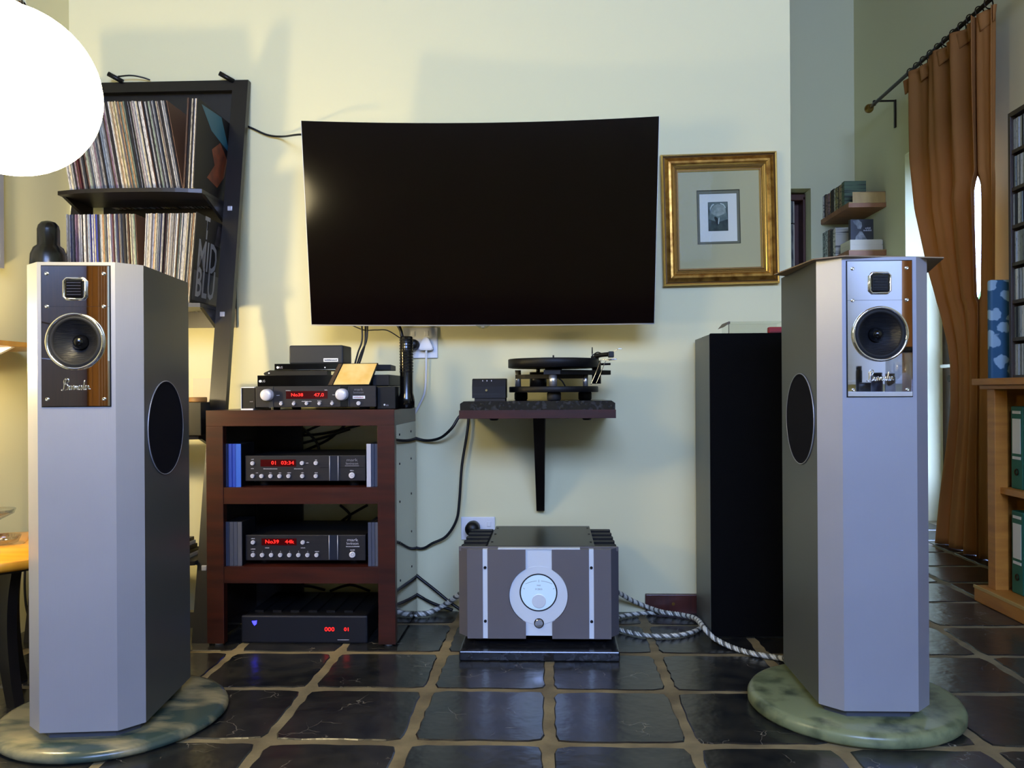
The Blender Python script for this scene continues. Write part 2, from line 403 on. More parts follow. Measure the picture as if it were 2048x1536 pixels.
# floor: grout bed + slate tiles
fl = struct(BX('floor', GROUT, None, XL-0.1, XR+0.4, YR-0.1, YF+0.1, -0.12, -0.003))
ycuts = [1.956-0.336*i for i in range(12, 0, -1)] + [1.956, 2.305, 2.629, 2.956] + [2.956+0.335*i for i in range(1, 11)]
xcuts = [-0.0175+0.3435*i for i in range(-6, 8)]
variants = []
for q in range(10):
    b = nb(); pts = []
    hs = 0.5; nseg = 9
    def wob(): return random.uniform(-0.011, 0.008)
    for side in range(4):
        for i in range(nseg):
            t = -hs+i/nseg*2*hs; e = hs+wob()
            if i == 0: t += 0.03; e -= 0.012
            pts.append([(t, -e), (e, t), (-t, e), (-e, -t)][side])
    top = [b.verts.new((x*0.982, y*0.982, 0.0)) for x, y in pts]; mid = [b.verts.new((x, y, -0.0025)) for x, y in pts]
    low = [b.verts.new((x, y, -0.012)) for x, y in pts]; n = len(pts)
    for A, B in ((low, mid), (mid, top)):
        for i in range(n): b.faces.new((A[i], A[(i+1) % n], B[(i+1) % n], B[i]))
    b.faces.new(top)
    bmesh.ops.recalc_face_normals(b, faces=b.faces)
    me = bpy.data.meshes.new('slate_tile'); b.to_mesh(me); b.free(); me.materials.append(SLATE); variants.append(me)
GAP = 0.027
for ix in range(len(xcuts)-1):
    for iy in range(len(ycuts)-1):
        x0, x1 = max(xcuts[ix], XL-0.05), min(xcuts[ix+1], XR+0.25); y0, y1 = ycuts[iy], ycuts[iy+1]
        if x1-x0 < 0.08: continue
        if y0 > WALL and x1 < XE-0.1: continue
        o = bpy.data.objects.new('slate_tile', random.choice(variants)); C.objects.link(o); o.parent = fl
        o.location = ((x0+x1)/2+random.uniform(-.003, .003), (y0+y1)/2+random.uniform(-.003, .003), random.uniform(-0.0006, 0))
        o.scale = (x1-x0-GAP, y1-y0-GAP, 1)
        if random.random() < 0.5: o.rotation_euler = (0, 0, PI)
# walls
struct(BX('wall_back', PLASTER, None, XL-0.1, XE, WALL, WALL+0.25, -0.1, CE))
struct(BX('wall_left', PLASTER, None, XL-0.2, XL, YR-0.1, WALL+0.25, -0.1, CE))
# far wall with a niche
n0, n1 = atY(1566, 450, YF).x, atY(1622, 450, YF).x
nz0, nz1 = atY(1600, 560, YF).z, atY(1600, 377, YF).z
b = nb()
abox(b, XE-0.3, n0, YF, YF+0.3, -0.1, CE); abox(b, n1, XR+0.3, YF, YF+0.3, -0.1, CE)
abox(b, n0, n1, YF, YF+0.3, -0.1, nz0); abox(b, n0, n1, YF, YF+0.3, nz1, CE); abox(b, n0, n1, YF+0.25, YF+0.3, nz0, nz1)
struct(mk('wall_far', b, PLASTER))
struct(BX('wall_alcove', PLASTER, None, XE-0.3, XE, WALL+0.25, YF, -0.1, CE))
# right wall with the garden door opening
D0, D1, DZ = atX(1984, 300, XR).y, atX(1811, 500, XR).y, 2.354
b = nb()
abox(b, XR, XR+0.3, YR-0.1, D0, -0.1, CE); abox(b, XR, XR+0.3, D1, YF+0.3, -0.1, CE); abox(b, XR, XR+0.3, D0, D1, DZ, CE)
struct(mk('wall_right', b, PLASTER))
# rear wall with a high window
b = nb(); RW = (-1.1, 1.8, 2.2, 3.7)
abox(b, XL-0.2, RW[0], YR-0.2, YR, -0.1, CE); abox(b, RW[1], XR+0.3, YR-0.2, YR, -0.1, CE)
abox(b, RW[0], RW[1], YR-0.2, YR, -0.1, RW[2]); abox(b, RW[0], RW[1], YR-0.2, YR, RW[3], CE)
struct(mk('wall_rear', b, PLASTER))
b = nb()
for x in (RW[0]+0.03, (RW[0]+RW[1])/2, RW[1]-0.03): abox(b, x-0.03, x+0.03, YR-0.16, YR-0.1, RW[2], RW[3])
for z in (RW[2]+0.03, RW[3]-0.03): abox(b, RW[0], RW[1], YR-0.16, YR-0.1, z-0.03, z+0.03)
win = struct(mk('window_1', b, DOORWOOD))
BX('pane', GLASS, win, RW[0]+0.05, RW[1]-0.05, YR-0.14, YR-0.135, RW[2]+0.05, RW[3]-0.05)
struct(BX('ceiling', CEIL, None, XL-0.2, XR+0.3, YR-0.2, YF+0.3, CE, CE+0.1))
# skirting: back wall near the black loudspeaker, alcove
sk0 = atY(1290, 1200, WALL).x; skz = atY(1330, 1187, WALL).z
sk = struct(BX('baseboard_back', SKIRT, None, sk0, XE, WALL-0.018, WALL+0.01, -0.003, skz, 0.003))
b = nb(); acyl(b, (sk0+0.105, WALL-0.02, skz*0.5), (sk0+0.105, WALL-0.015, skz*0.5), 0.006, n=12); mk('screw_cap', b, BRASS, sk)
struct(BX('baseboard_right', BLACKWOOD, None, XR-0.015, XR+0.01, D1, YF, -0.003, 0.09, 0.003))
struct(BX('baseboard_far', BLACKWOOD, None, XE, XR, YF-0.015, YF+0.01, -0.003, 0.09, 0.003))
# glazed garden door, set at the outer face of the wall
dX = 2.5
b = nb()
abox(b, dX, dX+0.05, D1-0.16, D1, 0, DZ); abox(b, dX, dX+0.05, D0, D0+0.12, 0, DZ)
abox(b, dX, dX+0.05, D0, D1, DZ-0.12, DZ); abox(b, dX, dX+0.05, D0, D1, 0, 0.28)
abox(b, dX+0.005, dX+0.045, D0, D1, 1.05, 1.11)
dr = struct(mk('door_1', b, DOORWOOD))
for z0, z1 in ((0.27, 1.06), (1.10, DZ-0.11)): BX('pane', GLASS, dr, dX+0.02, dX+0.026, D0+0.1, D1-0.15, z0, z1)
hp = atX(1902, 732, dX-0.05)
b = nb(); acyl(b, (dX, hp.y+0.0, hp.z), (dX-0.05, hp.y, hp.z), 0.009, n=12); abox(b, dX-0.06, dX-0.045, hp.y-0.01, hp.y+0.12, hp.z-0.01, hp.z+0.012, 0.004)
mk('handle', b, CHROME, dr)
kp = atX(1900, 757, dX); b = nb(); acyl(b, (dX, kp.y, kp.z), (dX-0.008, kp.y, kp.z), 0.022, n=16); mk('lock_rose', b, IRON, dr)
# garden outside
struct(BX('ground', M('lawn', (58, 68, 38), 0.9, col2=(44, 54, 28), vscale=12), None, -14, 14, -14, 16, -0.3, -0.12))
b = nb(); bmesh.ops.create_grid(b, x_segments=60, y_segments=30, size=1)
for v in b.verts:
    u, t = v.co.x, v.co.y
    r_ = random.uniform(-0.12, 0.12)
    v.co = Vector((5.2+0.5*(1-t)*0.2+r_, 5.5+u*3.2+random.uniform(-.04, .04), 0.9+t*0.95+random.uniform(-.05, .05)))
hedge = mk('hedge', b, M('hedge_leaves', (96, 124, 44), 0.7, col2=(44, 72, 22), vscale=14, detail=6))
hm = hedge.modifiers.new('thick', 'SOLIDIFY'); hm.thickness = 0.7; hm.offset = -1
tag(hedge, 'green hedge in the garden outside the glazed door', 'hedge', kind='stuff')

# ------------------------------------------------------------------ loudspeakers
def holed(b, corner_verts, c, r, n=40):
    ring = [b.verts.new((c[0]+r*math.cos(2*PI*i/n), corner_verts[0].co.y, c[2]+r*math.sin(2*PI*i/n))) for i in range(n)]
    es = []
    for L_ in (corner_verts, ring):
        for i in range(len(L_)):
            e = b.edges.get((L_[i], L_[(i+1) % len(L_)])) or b.edges.new((L_[i], L_[(i+1) % len(L_)])); es.append(e)
    bmesh.ops.triangle_fill(b, edges=es, use_beauty=True, use_dissolve=False)
    return ring
def loudspeaker(name, label, X, Y, toe, zb, side, logo_label):
    t = thing(name, label, 'loudspeaker', (X, Y, zb-0.02), toe, 'pair of silver loudspeakers', local=True)
    z0, z1 = 0.02, 1.13; w_, ch, D = 0.0895, 0.047, 0.38
    W = w_+ch
    poly = [(-w_, 0), (w_, 0), (W, ch), (W, D-0.02), (W-0.02, D), (-W+0.02, D), (-W, D-0.02), (-W, ch)]
    b = nb(); A = [b.verts.new((x, y, z0)) for x, y in poly]; B = [b.verts.new((x, y, z1)) for x, y in poly]; n = len(poly)
    for i in range(n):
        f = b.faces.new((A[i], A[(i+1) % n], B[(i+1) % n], B[i])); f.material_index = 1 if i in (2, 3, 4, 5, 6) else 0
    b.faces.new(A[::-1]); f = b.faces.new(B); f.material_index = 1
    b.faces.ensure_lookup_table(); b.faces.remove(b.faces[0]); b.faces.ensure_lookup_table()
    holed(b, [A[0], A[1], B[1], B[0]], (0, 0, z1-0.010-0.178), 0.062)
    mk('cabinet', b, [SILVER, SPKSIDE], t)
    b = nb(); aprism(b, [(x*0.86, 0.02+(y)*0.9) for x, y in poly], 0.0, z0+0.002, 'Z'); mk('plinth', b, SPKBASE, t)
    # mirror baffle in a dark recess
    bt = z1-0.010; bb = bt-0.330; bw = 0.0775
    b = nb(); g = 0.0022
    for q4 in ((-bw-g, bw+g, bt, bt+g), (-bw-g, bw+g, bb-g, bb), (-bw-g, -bw, bb, bt), (bw, bw+g, bb, bt)): abox(b, q4[0], q4[1], -0.0012, 0.001, q4[2], q4[3])
    mk('baffle_gasket', b, BLACK, t)
    b = nb(); rr = []
    for y in (-0.004, -0.0005):
        cv = [b.verts.new((x, y, z)) for x, z in ((-bw, bb), (bw, bb), (bw, bt), (-bw, bt))]; rr.append((cv, holed(b, cv, (0, 0, bt-0.178), 0.062)))
    for i in range(4): b.faces.new((rr[0][0][i], rr[0][0][(i+1) % 4], rr[1][0][(i+1) % 4], rr[1][0][i]))
    for i in range(40): b.faces.new((rr[0][1][i], rr[0][1][(i+1) % 40], rr[1][1][(i+1) % 40], rr[1][1][i]))
    bf = mk('baffle', b, MIRROR, t)
    b = nb(); abox(b, -bw, bw, -0.0042, -0.0036, bt-0.0958, bt-0.0952); mk('baffle_seam', b, BLACK, bf)
    # tweeter: rounded chrome bezel and bars over a dark mouth
    tz = bt-0.054; hw = 0.0245
    b = nb(); abox(b, -hw, hw, -0.0095, -0.003, tz-hw, tz+hw, 0.006, 3); tw = mk('tweeter', b, BLACKG, t)
    b = nb()
    ring = [(-hw, tz-hw+.006), (-hw+.006, tz-hw), (hw-.006, tz-hw), (hw, tz-hw+.006), (hw, tz+hw-.006), (hw-.006, tz+hw), (-hw+.006, tz+hw), (-hw, tz+hw-.006)]
    atube(b, [(x, -0.0075, z) for x, z in ring], 0.0028, 8, closed=True); mk('tweeter_bezel', b, CHROME, tw)
    for i in range(5):
        zz = tz-0.014+i*0.007
        b = nb(); abox(b, -0.016, 0.016, -0.012, -0.009, zz-0.0011, zz+0.0011); mk('tweeter_bar', b, BLACKM if side < 0 else CHROME, tw)
    # woofer
    wz = bt-0.178; c = (0, 0, wz)
    b = nb(); alathe(b, [(0.0675, -0.004), (0.0675, -0.010), (0.064, -0.0115), (0.0605, -0.009), (0.0605, -0.004)], c, 'Y', 48, cap=False); wo = mk('woofer', b, CHROME, t)
    b = nb(); alathe(b, [(0.0605, -0.007), (0.057, -0.0105), (0.0525, -0.0095), (0.050, -0.005)], c, 'Y', 48, cap=False); mk('surround', b, RUBBER, wo)
    b = nb(); alathe(b, [(0.0505, -0.0055), (0.046, 0.0), (0.036, 0.010), (0.026, 0.019), (0.017, 0.025)], c, 'Y', 48, cap=False); mk('cone', b, CONE, wo)
    b = nb(); alathe(b, [(0.0185, 0.025), (0.0175, 0.016), (0.014, 0.008), (0.008, 0.0025), (0.003, 0.001), (0, 0.0008)], c, 'Y', 32); mk('dust_cap', b, BLACKG, wo)
    for x in (-0.065, 0.065):
        for dz in (0.018, 0.0955 if True else 0, 0.314):
            b = nb(); alathe(b, [(0.0042, -0.0035), (0.0042, -0.0062), (0.003, -0.0072), (0.0016, -0.0066), (0, -0.0056)], (x, 0, bt-dz), 'Y', 16); mk('screw', b, CHROME, bf)
    # chrome script badge
    S_ = [(0.02, .10), (0.0, .02), (.08, -.02), (.2, .15), (.30, .6), (.40, 1.05), (.34, .8), (.24, .3), (.16, .0), (.22, .5), (.20, .85), (.34, 1.1), (.56, 1.08), (.60, .85),
          (.44, .6), (.30, .55), (.50, .52), (.58, .3), (.46, .05), (.30, .02), (.42, .02), (.62, .12), (.70, .42), (.68, .12), (.74, .04), (.82, .2), (.88, .42), (.85, .1), (.91, .06), (.98, .34),
          (1.02, .44), (1.06, .36), (1.05, .1), (1.10, .06), (1.17, .40), (1.16, .05), (1.24, .42), (1.25, .08), (1.33, .42), (1.34, .08), (1.40, .06), (1.50, .28), (1.54, .42), (1.48, .40), (1.47, .1),
          (1.54, .04), (1.64, .2), (1.70, .46), (1.72, .2), (1.66, .03), (1.78, .1), (1.88, .45), (1.96, .95), (1.90, .5), (1.88, .1), (1.95, .05), (2.04, .25), (2.08, .42), (2.02, .4), (2.02, .1),
          (2.10, .05), (2.20, .3), (2.24, .44), (2.30, .36), (2.30, .1), (2.40, .14)]
    sc = 0.0275; pts = catmull([((x-1.2)*sc*0.98, -0.0052, bb+0.047+(z-0.4)*sc*0.9) for x, z in S_], 4)
    b = nb(); atube(b, pts, 0.00075, 6); lg = mk('script_badge', b, CHROME, bf); lg['label'] = logo_label
    # round side grille
    b = nb(); xs = W*side
    alathe(b, [(0, xs), (0.118, xs), (0.121, xs+0.002*side), (0.118, xs+0.003*side), (0.112, xs+0.0015*side), (0, xs+0.0015*side)], (0, 0.185, 0.02+0.71), 'X', 48, smooth=False)
    g = mk('side_grille', b, NAVYCLOTH, t)
    b = nb(); pr = [(0, 0.185+0.1205*math.cos(2*PI*i/48), 0.02+0.71+0.1205*math.sin(2*PI*i/48)) for i in range(48)]
    atube(b, [(xs+0.002*side, y, z) for _, y, z in pr], 0.0016, 6, closed=True); mk('grille_rim', b, SILVER, g)
    return t
LPX, RPX = atY(157.5, 1465, 1.885), atY(1763, 1419, 2.022)
toeL = -rad(5.7)
loudspeaker('loudspeaker', 'silver floor loudspeaker toed in beside the round table, standing on the veined stone disc', LPX.x, 1.885, -toeL, 0.047, 1, 'chrome script badge reading Burmester')
loudspeaker('loudspeaker', 'silver floor loudspeaker with card on its top, standing on the mottled green stone disc', RPX.x, 2.022, 0, 0.058, -1, 'chrome script badge reading Burmester')
def disc(name, label, c, R_, h, mat):
    b = nb(); alathe(b, [(0, 0), (R_-0.008, 0), (R_, 0.008), (R_, h-0.014), (R_-0.006, h-0.004), (R_-0.02, h), (0, h)], (0, 0, 0), 'Z', 72)
    o = mk(name, b, mat); o.location = c; tag(o, label, 'stone disc'); return o
disc('stone_disc', 'round veined grey-green stone disc under the toed-in loudspeaker', (atY(231, 1440, 2.08).x, 2.085, 0), 0.276, 0.0275, STONE2)
disc('stone_disc', 'round mottled green stone disc under the card-topped loudspeaker', (atY(1708, 1400, 2.19).x, 2.20, 0), 0.270, 0.038, STONE)
# sheet of card on the right loudspeaker
zt = 0.058-0.02+1.13
pp = [atZ(1548, 546, zt+0.006), atZ(1628, 517.5, zt+0.002), atZ(1690, 512, zt+0.001), atZ(1888, 514, zt+0.003)]
b = nb(); T = []; Bt = []
pl = [pp[0], pp[1], pp[2], pp[3], Vector((1.04, 2.30, zt+0.003)), Vector((0.80, 2.44, zt+0.003))]
for p in pl: T.append(b.verts.new((p.x, p.y, zt+0.003))); Bt.append(b.verts.new((p.x, p.y, zt)))
n = len(pl)
for i in range(n): b.faces.new((Bt[i], Bt[(i+1) % n], T[(i+1) % n], T[i]))
b.faces.new(T); b.faces.new(Bt[::-1])
tag(mk('card_sheet', b, TAN, None, loc=(RPX.x, 2.2, zt)), 'thin tan card sheet lying across the top of a silver loudspeaker', 'card')

# ------------------------------------------------------------------ television
tl, tr_, br, bl = atY(601, 241, 2.80), atY(1319, 232, 2.80), atY(1309, 648, 2.915), atY(622, 651, 2.915)
def tvp(u, v, dy=0):
    top = tl.lerp(tr_, u); bot = bl.lerp(br, u); p = bot.lerp(top, v)
    return p+Vector((0, 0.045*(1-(2*u-1)**2)+dy, 0))
tv = thing('television', 'large curved black television tilted forward on the wall', 'television', (-0.25, WALL, 1.4))
def tvsheet(u0, u1, v0, v1, d0, d1, nu=32):
    b = nb(); A = []
    for d in (d0, d1):
        A.append([[b.verts.new(tvp(u0+(u1-u0)*i/nu, v, d)) for i in range(nu+1)] for v in (v0, v1)])
    for i in range(nu):
        f, k = A
        for q in ((f[0][i], f[0][i+1], f[1][i+1], f[1][i]), (k[0][i+1], k[0][i], k[1][i], k[1][i+1]),
                  (f[0][i], k[0][i], k[0][i+1], f[0][i+1]), (f[1][i], f[1][i+1], k[1][i+1], k[1][i])):
            g = b.faces.new(q); g.smooth = True
    for e in (0, nu): b.faces.new((A[0][0][e], A[0][1][e], A[1][1][e], A[1][0][e]))
    return b
mk('rim', tvsheet(0, 1, 0, 1, 0.002, 0.010), WHITE, tv)
mk('panel_core', tvsheet(0.0022, 0.9985, 0.0055, 0.9985, -0.0008, 0.004), BLACK, tv, smooth=False)
b = nb(); G = [[b.verts.new(tvp(0.0022+0.9963*i/48, 0.0055+0.993*j/4, -0.0012)) for i in range(49)] for j in range(5)]
for j in range(4):
    for i in range(48): b.faces.new((G[j][i], G[j][i+1], G[j+1][i+1], G[j+1][i])).smooth = True
mk('screen', b, SCREEN, tv)
mk('rear_housing', tvsheet(0.12, 0.88, 0.03, 0.6, 0.010, 0.045), BLACK, tv)
m0 = tvp(0.5, 0.42)
b = nb(); abox(b, m0.x-0.2, m0.x+0.2, m0.y+0.04, m0.y+0.055, m0.z-0.15, m0.z+0.15); abox(b, m0.x-0.05, m0.x+0.05, m0.y+0.05, WALL-0.01, m0.z-0.05, m0.z+0.05); abox(b, m0.x-0.2, m0.x+0.2, WALL-0.017, WALL-0.001, m0.z-0.12, m0.z+0.12)
mk('wall_bracket', b, BLACKM, tv)
lp = atY(965, 653, 2.93); b = nb()
aprism(b, [(lp.x+dx*1.7e-3, lp.z+dz*1.7e-3) for dx, dz in ((-16, 4), (16, 4), (8, -2), (0, -4), (-8, -2))], 2.945, 2.953, 'Y')
bdg = mk('logo_badge', b, JARG, tv)
TXT('logo_lettering', 'LG', PRINT, bdg, (lp.x, 2.943, lp.z+0.001), 0.009)

# ------------------------------------------------------------------ ladder bookcase
def ry(Z): return 3.098-0.188*(2.05-Z)           # front of the leaning rails
bc = thing('ladder_bookcase', 'black-brown ladder bookcase leaning on the cream wall', 'bookcase', (-1.48, 2.75, 0))
BXL, BXR = -1.81, -1.168; RWD = 0.06
def leaning(name, x0, x1, z0, z1, th=0.028, mat=BLACKWOOD, dy=0):
    b = nb(); aprism(b, [(ry(z0)+dy, z0), (ry(z1)+dy, z1), (ry(z1)+dy+th, z1), (ry(z0)+dy+th, z0)], x0, x1, 'X'); return mk(name, b, mat, bc)
zt_ = atY(480, 158, 3.09).z
leaning('rail', BXR-RWD, BXR, 0.0, zt_); leaning('rail', BXL, BXL+RWD, 0.0, zt_)
leaning('top_rail', BXL+RWD, BXR-RWD, zt_-0.042, zt_)
BX('back_panel', BLACKWOOD, bc, BXL+RWD, BXR-RWD, 3.118, 3.126, 1.10, zt_-0.006)
leaning('bottom_rail', BXL+RWD, BXR-RWD, 0.05, 0.10)
shelves = []
for z, yf in ((1.562, 2.785), (1.160, 2.765), (0.70, 2.745), (0.272, 2.71)):
    yb = ry(z)+(0.01 if z > 1 else 0.13)
    b = nb(); n = 12; xa, xb = (-1.745 if z > 1 else -1.775), BXR-RWD
    poly = [(xa, yb)]+[(xa+(xb-xa)*i/n, yf+0.03*(abs(2*i/n-1)**3)) for i in range(n+1)]+[(xb, yb)]
    aprism(b, poly, z-0.014, z, 'Z')
    mk('shelf', b, BLACKWOOD, bc)
    # end brackets under the shelf
    for x in (xa, xb-0.012):
        b = nb(); aprism(b, [(yf+0.05, z-0.012), (yb, z-0.012), (yb, z-0.075)], x, x+0.012, 'X'); mk('bracket', b, BLACKWOOD, bc)
    x = BXR-0.035; yy = ry(z-0.025)
    b = nb(); abox(b, x-0.009, x+0.009, yy-0.004, yy+0.004, z-0.036, z-0.018, 0.002); mk('bolt_cap', b, SILVER, bc)
for px, py in ((228, 158), (450, 157)):
    p = atY(px, py, 3.09); b = nb(); acyl(b, p+Vector((0.03, 0.01, -0.008)), p+Vector((-0.018, -0.01, 0.017)), 0.009, n=14); mk('clip', b, BLACK, bc)
p0 = atY(236, 153, 3.10)
b = nb(); atube(b, catmull([p0, atY(262, 151, 3.10), atY(285, 155, 3.11), atY(300, 160, 3.12)], 6), 0.003, 6); mk('clip_wire', b, CABLEB, bc)

# ---- record sleeves: unit mesh 1 (x) x .313 (y) x .313 (z), front = spine
b = nb(); abox(b, 0, 1, 0, 0.304, 0, 0.313)
b.faces.ensure_lookup_table()
for f in b.faces:
    f.material_index = 0 if f.normal.y < -0.5 else 1
sleeve_me = bpy.data.meshes.new('record_sleeve'); b.to_mesh(sleeve_me); b.free()
sleeve_me.materials.append(SPINE); sleeve_me.materials.append(COVER)
COLS = {'cream': (216, 204, 172), 'white': (222, 220, 216), 'pale grey': (178, 176, 172), 'slate grey': (104, 108, 116), 'black': (26, 24, 26), 'navy': (44, 50, 92),
        'pale blue': (150, 166, 186), 'tan': (176, 138, 96), 'brown': (96, 70, 54), 'dark red': (96, 40, 46), 'yellow': (206, 184, 96), 'sage green': (142, 158, 138), 'royal blue': (50, 62, 150), 'mauve': (140, 112, 132)}
ORD = ['first', 'second', 'third', 'fourth', 'fifth', 'sixth', 'seventh', 'eighth', 'ninth', 'tenth', 'eleventh', 'twelfth', 'thirteenth', 'fourteenth', 'fifteenth']
def sleeve(x, y, z, t, lean, colname, where, group, label=None, dz=0):
    o = bpy.data.objects.new('record_sleeve', sleeve_me); C.objects.link(o)
    o.location = (x, y, z+dz); o.rotation_euler = (0, lean, 0); o.scale = (t, 1, 1)
    c = COLS[colname]; j = random.uniform(0.72, 0.95); o.color = lin(tuple(min(255, v*j) for v in c))
    tag(o, label or '%s-spined record sleeve %s' % (colname, where), 'record', group)
    return o
W1 = ['cream', 'white', 'black', 'pale grey', 'cream', 'slate grey', 'white', 'tan', 'black', 'pale grey', 'brown', 'white', 'cream', 'black', 'mauve']
def ordinal(n):
    if n <= 15: return ORD[n-1]
    if n < 20: return ['sixteenth', 'seventeenth', 'eighteenth', 'nineteenth'][n-16]
    return {20: 'twentieth', 30: 'thirtieth'}.get(n) or ('twenty-' if n < 30 else 'thirty-')+ORD[n % 10-1]
def thicken(cols, k):
    out = []
    for c in cols:
        out.append(c)
        if random.random() < k: out.append(random.choice(['cream', 'white', 'black', 'pale grey', 'slate grey', 'brown', 'sage green', 'mauve', 'tan', 'black', 'white', 'pale grey']))
    return out
def row(n, xs0, xs1, y, z, lean0, lean1, cols, where, group, rev=False):
    """n sleeves side by side between xs0 and xs1; lean changes along the row"""
    out = []; ts = [random.uniform(0.6, 1.4) for _ in range(n)]; s = sum(ts); x = xs0
    for i in range(n):
        t = ts[i]/s*(xs1-xs0); a = lean0+(lean1-lean0)*i/max(1, n-1)
        col = cols[i] if i < len(cols) else random.choice(W1)
        dz = max(0.0, t*math.sin(a))+0.0003
        out.append(sleeve(x, y+random.uniform(0, 0.012), z, t*math.cos(a)*0.93, a, col, where, group, dz=dz)); x += t
    cnt = {}
    for i in (range(n-1, -1, -1) if rev else range(n)):
        col = cols[i]; cnt[col] = cnt.get(col, 0)+1
        out[i]['label'] = '%s %s-spined record sleeve %s' % (ordinal(cnt[col]), col, where)
    return out
zU, zL = 1.562, 1.160
yU, yL = 2.80, 2.785
upc = ['white', 'cream', 'black', 'pale grey', 'dark red', 'brown', 'yellow', 'yellow', 'black', 'pale grey', 'sage green', 'pale blue', 'white', 'pale grey', 'slate grey', 'pale grey', 'pale blue', 'pale blue', 'slate grey', 'mauve', 'black', 'white',
       'cream', 'cream', 'yellow', 'cream', 'tan', 'tan', 'brown', 'black', 'white', 'cream', 'mauve', 'white', 'black', 'white', 'brown', 'pale grey', 'black', 'sage green', 'black', 'white', 'black', 'cream', 'pale grey', 'black', 'white', 'pale grey']
upc = thicken(upc, 0.75)
x0, x1 = BXL+RWD+0.053, atY(361, 356, yU).x
row(len(upc), x0, x1, yU, zU, rad(-9.4), rad(-10.2), upc, 'counted from the brown-covered end of the leaning row', 'records leaning on the upper ladder shelf', True)
x1b = x1+0.004
o = sleeve(x1b, yU+0.004, zU, 0.003, rad(-10.2), 'brown', '', 'records leaning on the upper ladder shelf', 'brown-covered record sleeve ending the leaning row on the upper ladder shelf', dz=0.001)
x0, x1 = atY(366, 357, yU).x, BXR-RWD-0.0245
row(7, x0, x1, yU-0.01, zU, rad(3.2), rad(3.0), ['cream', 'brown', 'black', 'cream', 'black', 'white', 'cream'], 'counted from the leaning row in the short upper-shelf stack', 'records in the short stack on the upper ladder shelf')
art = sleeve(x1+0.001, yU-0.005, zU, 0.004, rad(3.0), 'black', '', 'records in the short stack on the upper ladder shelf', 'dark record sleeve with teal and orange cover ending the upper shelf stack', dz=0.002)
# cover picture of that sleeve: teal corner and an orange shape, flat print on the cover
def cover_patch(name, parent, pts, mat, dx=0.0006):
    b = nb(); vs = [b.verts.new((1+dx/parent.scale[0], y, z)) for y, z in pts]; b.faces.new(vs)
    o = mk(name, b, mat); o.parent = parent; return o
cover_patch('cover_print', art, [(0.03, 0.30), (0.20, 0.31), (0.29, 0.20), (0.12, 0.235)], M('teal_ink', (40, 92, 112), 0.5))
cover_patch('cover_print', art, [(0.10, 0.06), (0.19, 0.045), (0.25, 0.10), (0.27, 0.17), (0.20, 0.215), (0.13, 0.17), (0.16, 0.12)], M('orange_ink', (122, 58, 30), 0.5, col2=(84, 40, 26), vscale=20))
lc = ['white', 'navy', 'slate grey', 'black', 'mauve', 'mauve', 'white', 'white', 'black', 'white', 'slate grey', 'pale blue', 'royal blue', 'royal blue', 'royal blue', 'pale blue', 'white', 'sage green', 'white', 'cream', 'white', 'mauve', 'dark red', 'pale blue', 'navy', 'slate grey', 'black', 'cream', 'brown', 'cream', 'cream', 'brown']
lc = thicken(lc, 0.6)
x0, x1 = atY(136, 600, yL).x, atY(277, 600, yL).x
row(len(lc), x0, x1, yL, zL, rad(-1.0), rad(-2.6), lc, 'counted from the bottle end of the lower ladder shelf', 'records beside the black bottle')
rc = ['cream', 'white', 'pale grey', 'white', 'white', 'brown', 'cream', 'slate grey', 'navy', 'pale grey', 'dark red', 'white', 'tan', 'pale grey', 'brown', 'white', 'sage green', 'sage green', 'white', 'slate grey', 'white', 'black', 'black', 'cream', 'cream', 'tan', 'cream', 'cream']
rc = thicken(rc, 0.5)
x0, x1 = atY(282, 600, yL).x, min(atY(379, 604, yL).x, BXR-RWD-0.034)
row(len(rc), x0, x1, yL, zL, rad(2.4), rad(5.0), rc, 'counted from the lettered sleeve on the lower ladder shelf', 'records beside the lettered sleeve', True)
mid = sleeve(x1+0.001, yL-0.006, zL, 0.004, rad(5.0), 'black', '', 'records beside the lettered sleeve', 'black record sleeve with grey lettering MID BLU ending the lower shelf row', dz=0.002)
for s, yy, zz, sz in (('T', 0.09, 0.270, 0.088), ('MID', 0.110, 0.168, 0.118), ('BLU', 0.110, 0.072, 0.118)):
    o = TXT('cover_lettering', s, COVERTXT, mid, (1.15, yy, zz), sz, rot=(PI/2, 0, PI/2), ext=0, bold=0.002)
    o.scale = (0.78, 1.25, 1)
cover_patch('cover_print', mid, [(0.16, 0.225), (0.29, 0.225), (0.29, 0.30), (0.18, 0.30)], M('grey_photo_ink', (70, 60, 66), 0.5, col2=(30, 26, 30), vscale=18))
cover_patch('cover_print', mid, [(0.01, 0.01), (0.30, 0.01), (0.30, 0.115), (0.01, 0.115)], M('blue_ink', (26, 30, 44), 0.5), dx=0.0004)
# items on the third shelf, seen between loudspeaker and rack
z3 = 0.70
cb = thing('storage_box', 'cream and black box on the third ladder shelf', 'box', (-1.36, 2.8, z3))
x0, x1, _, _ = prect(362, 402, 745, 830, 2.76)
BX('body', BLACK, cb, x0-0.05, x1, 2.76, 2.836, z3, z3+0.115, 0.002); BX('side_card', CREAM, cb, x0-0.06, x0+0.006, 2.755, 2.836, z3, z3+0.12)
cup = thing('round_tin', 'tan round tin on the black storage box', 'tin', (x0+0.042, 2.797, z3+0.115))
b = nb(); alathe(b, [(0, 0), (0.030, 0), (0.031, 0.003), (0.031, 0.015), (0.029, 0.017), (0, 0.017)], (x0+0.042, 2.797, z3+0.115), 'Z', 24); mk('body', b, BRONZECAP, cup)
b = nb(); abox(b, x0-0.03, x0+0.055, 2.92, 2.926, z3, z3+0.20); tag(mk('card_sheet', b, CREAM, None, loc=(x0, 2.92, z3)), 'cream card sheet standing behind the black box on the ladder shelf', 'card')
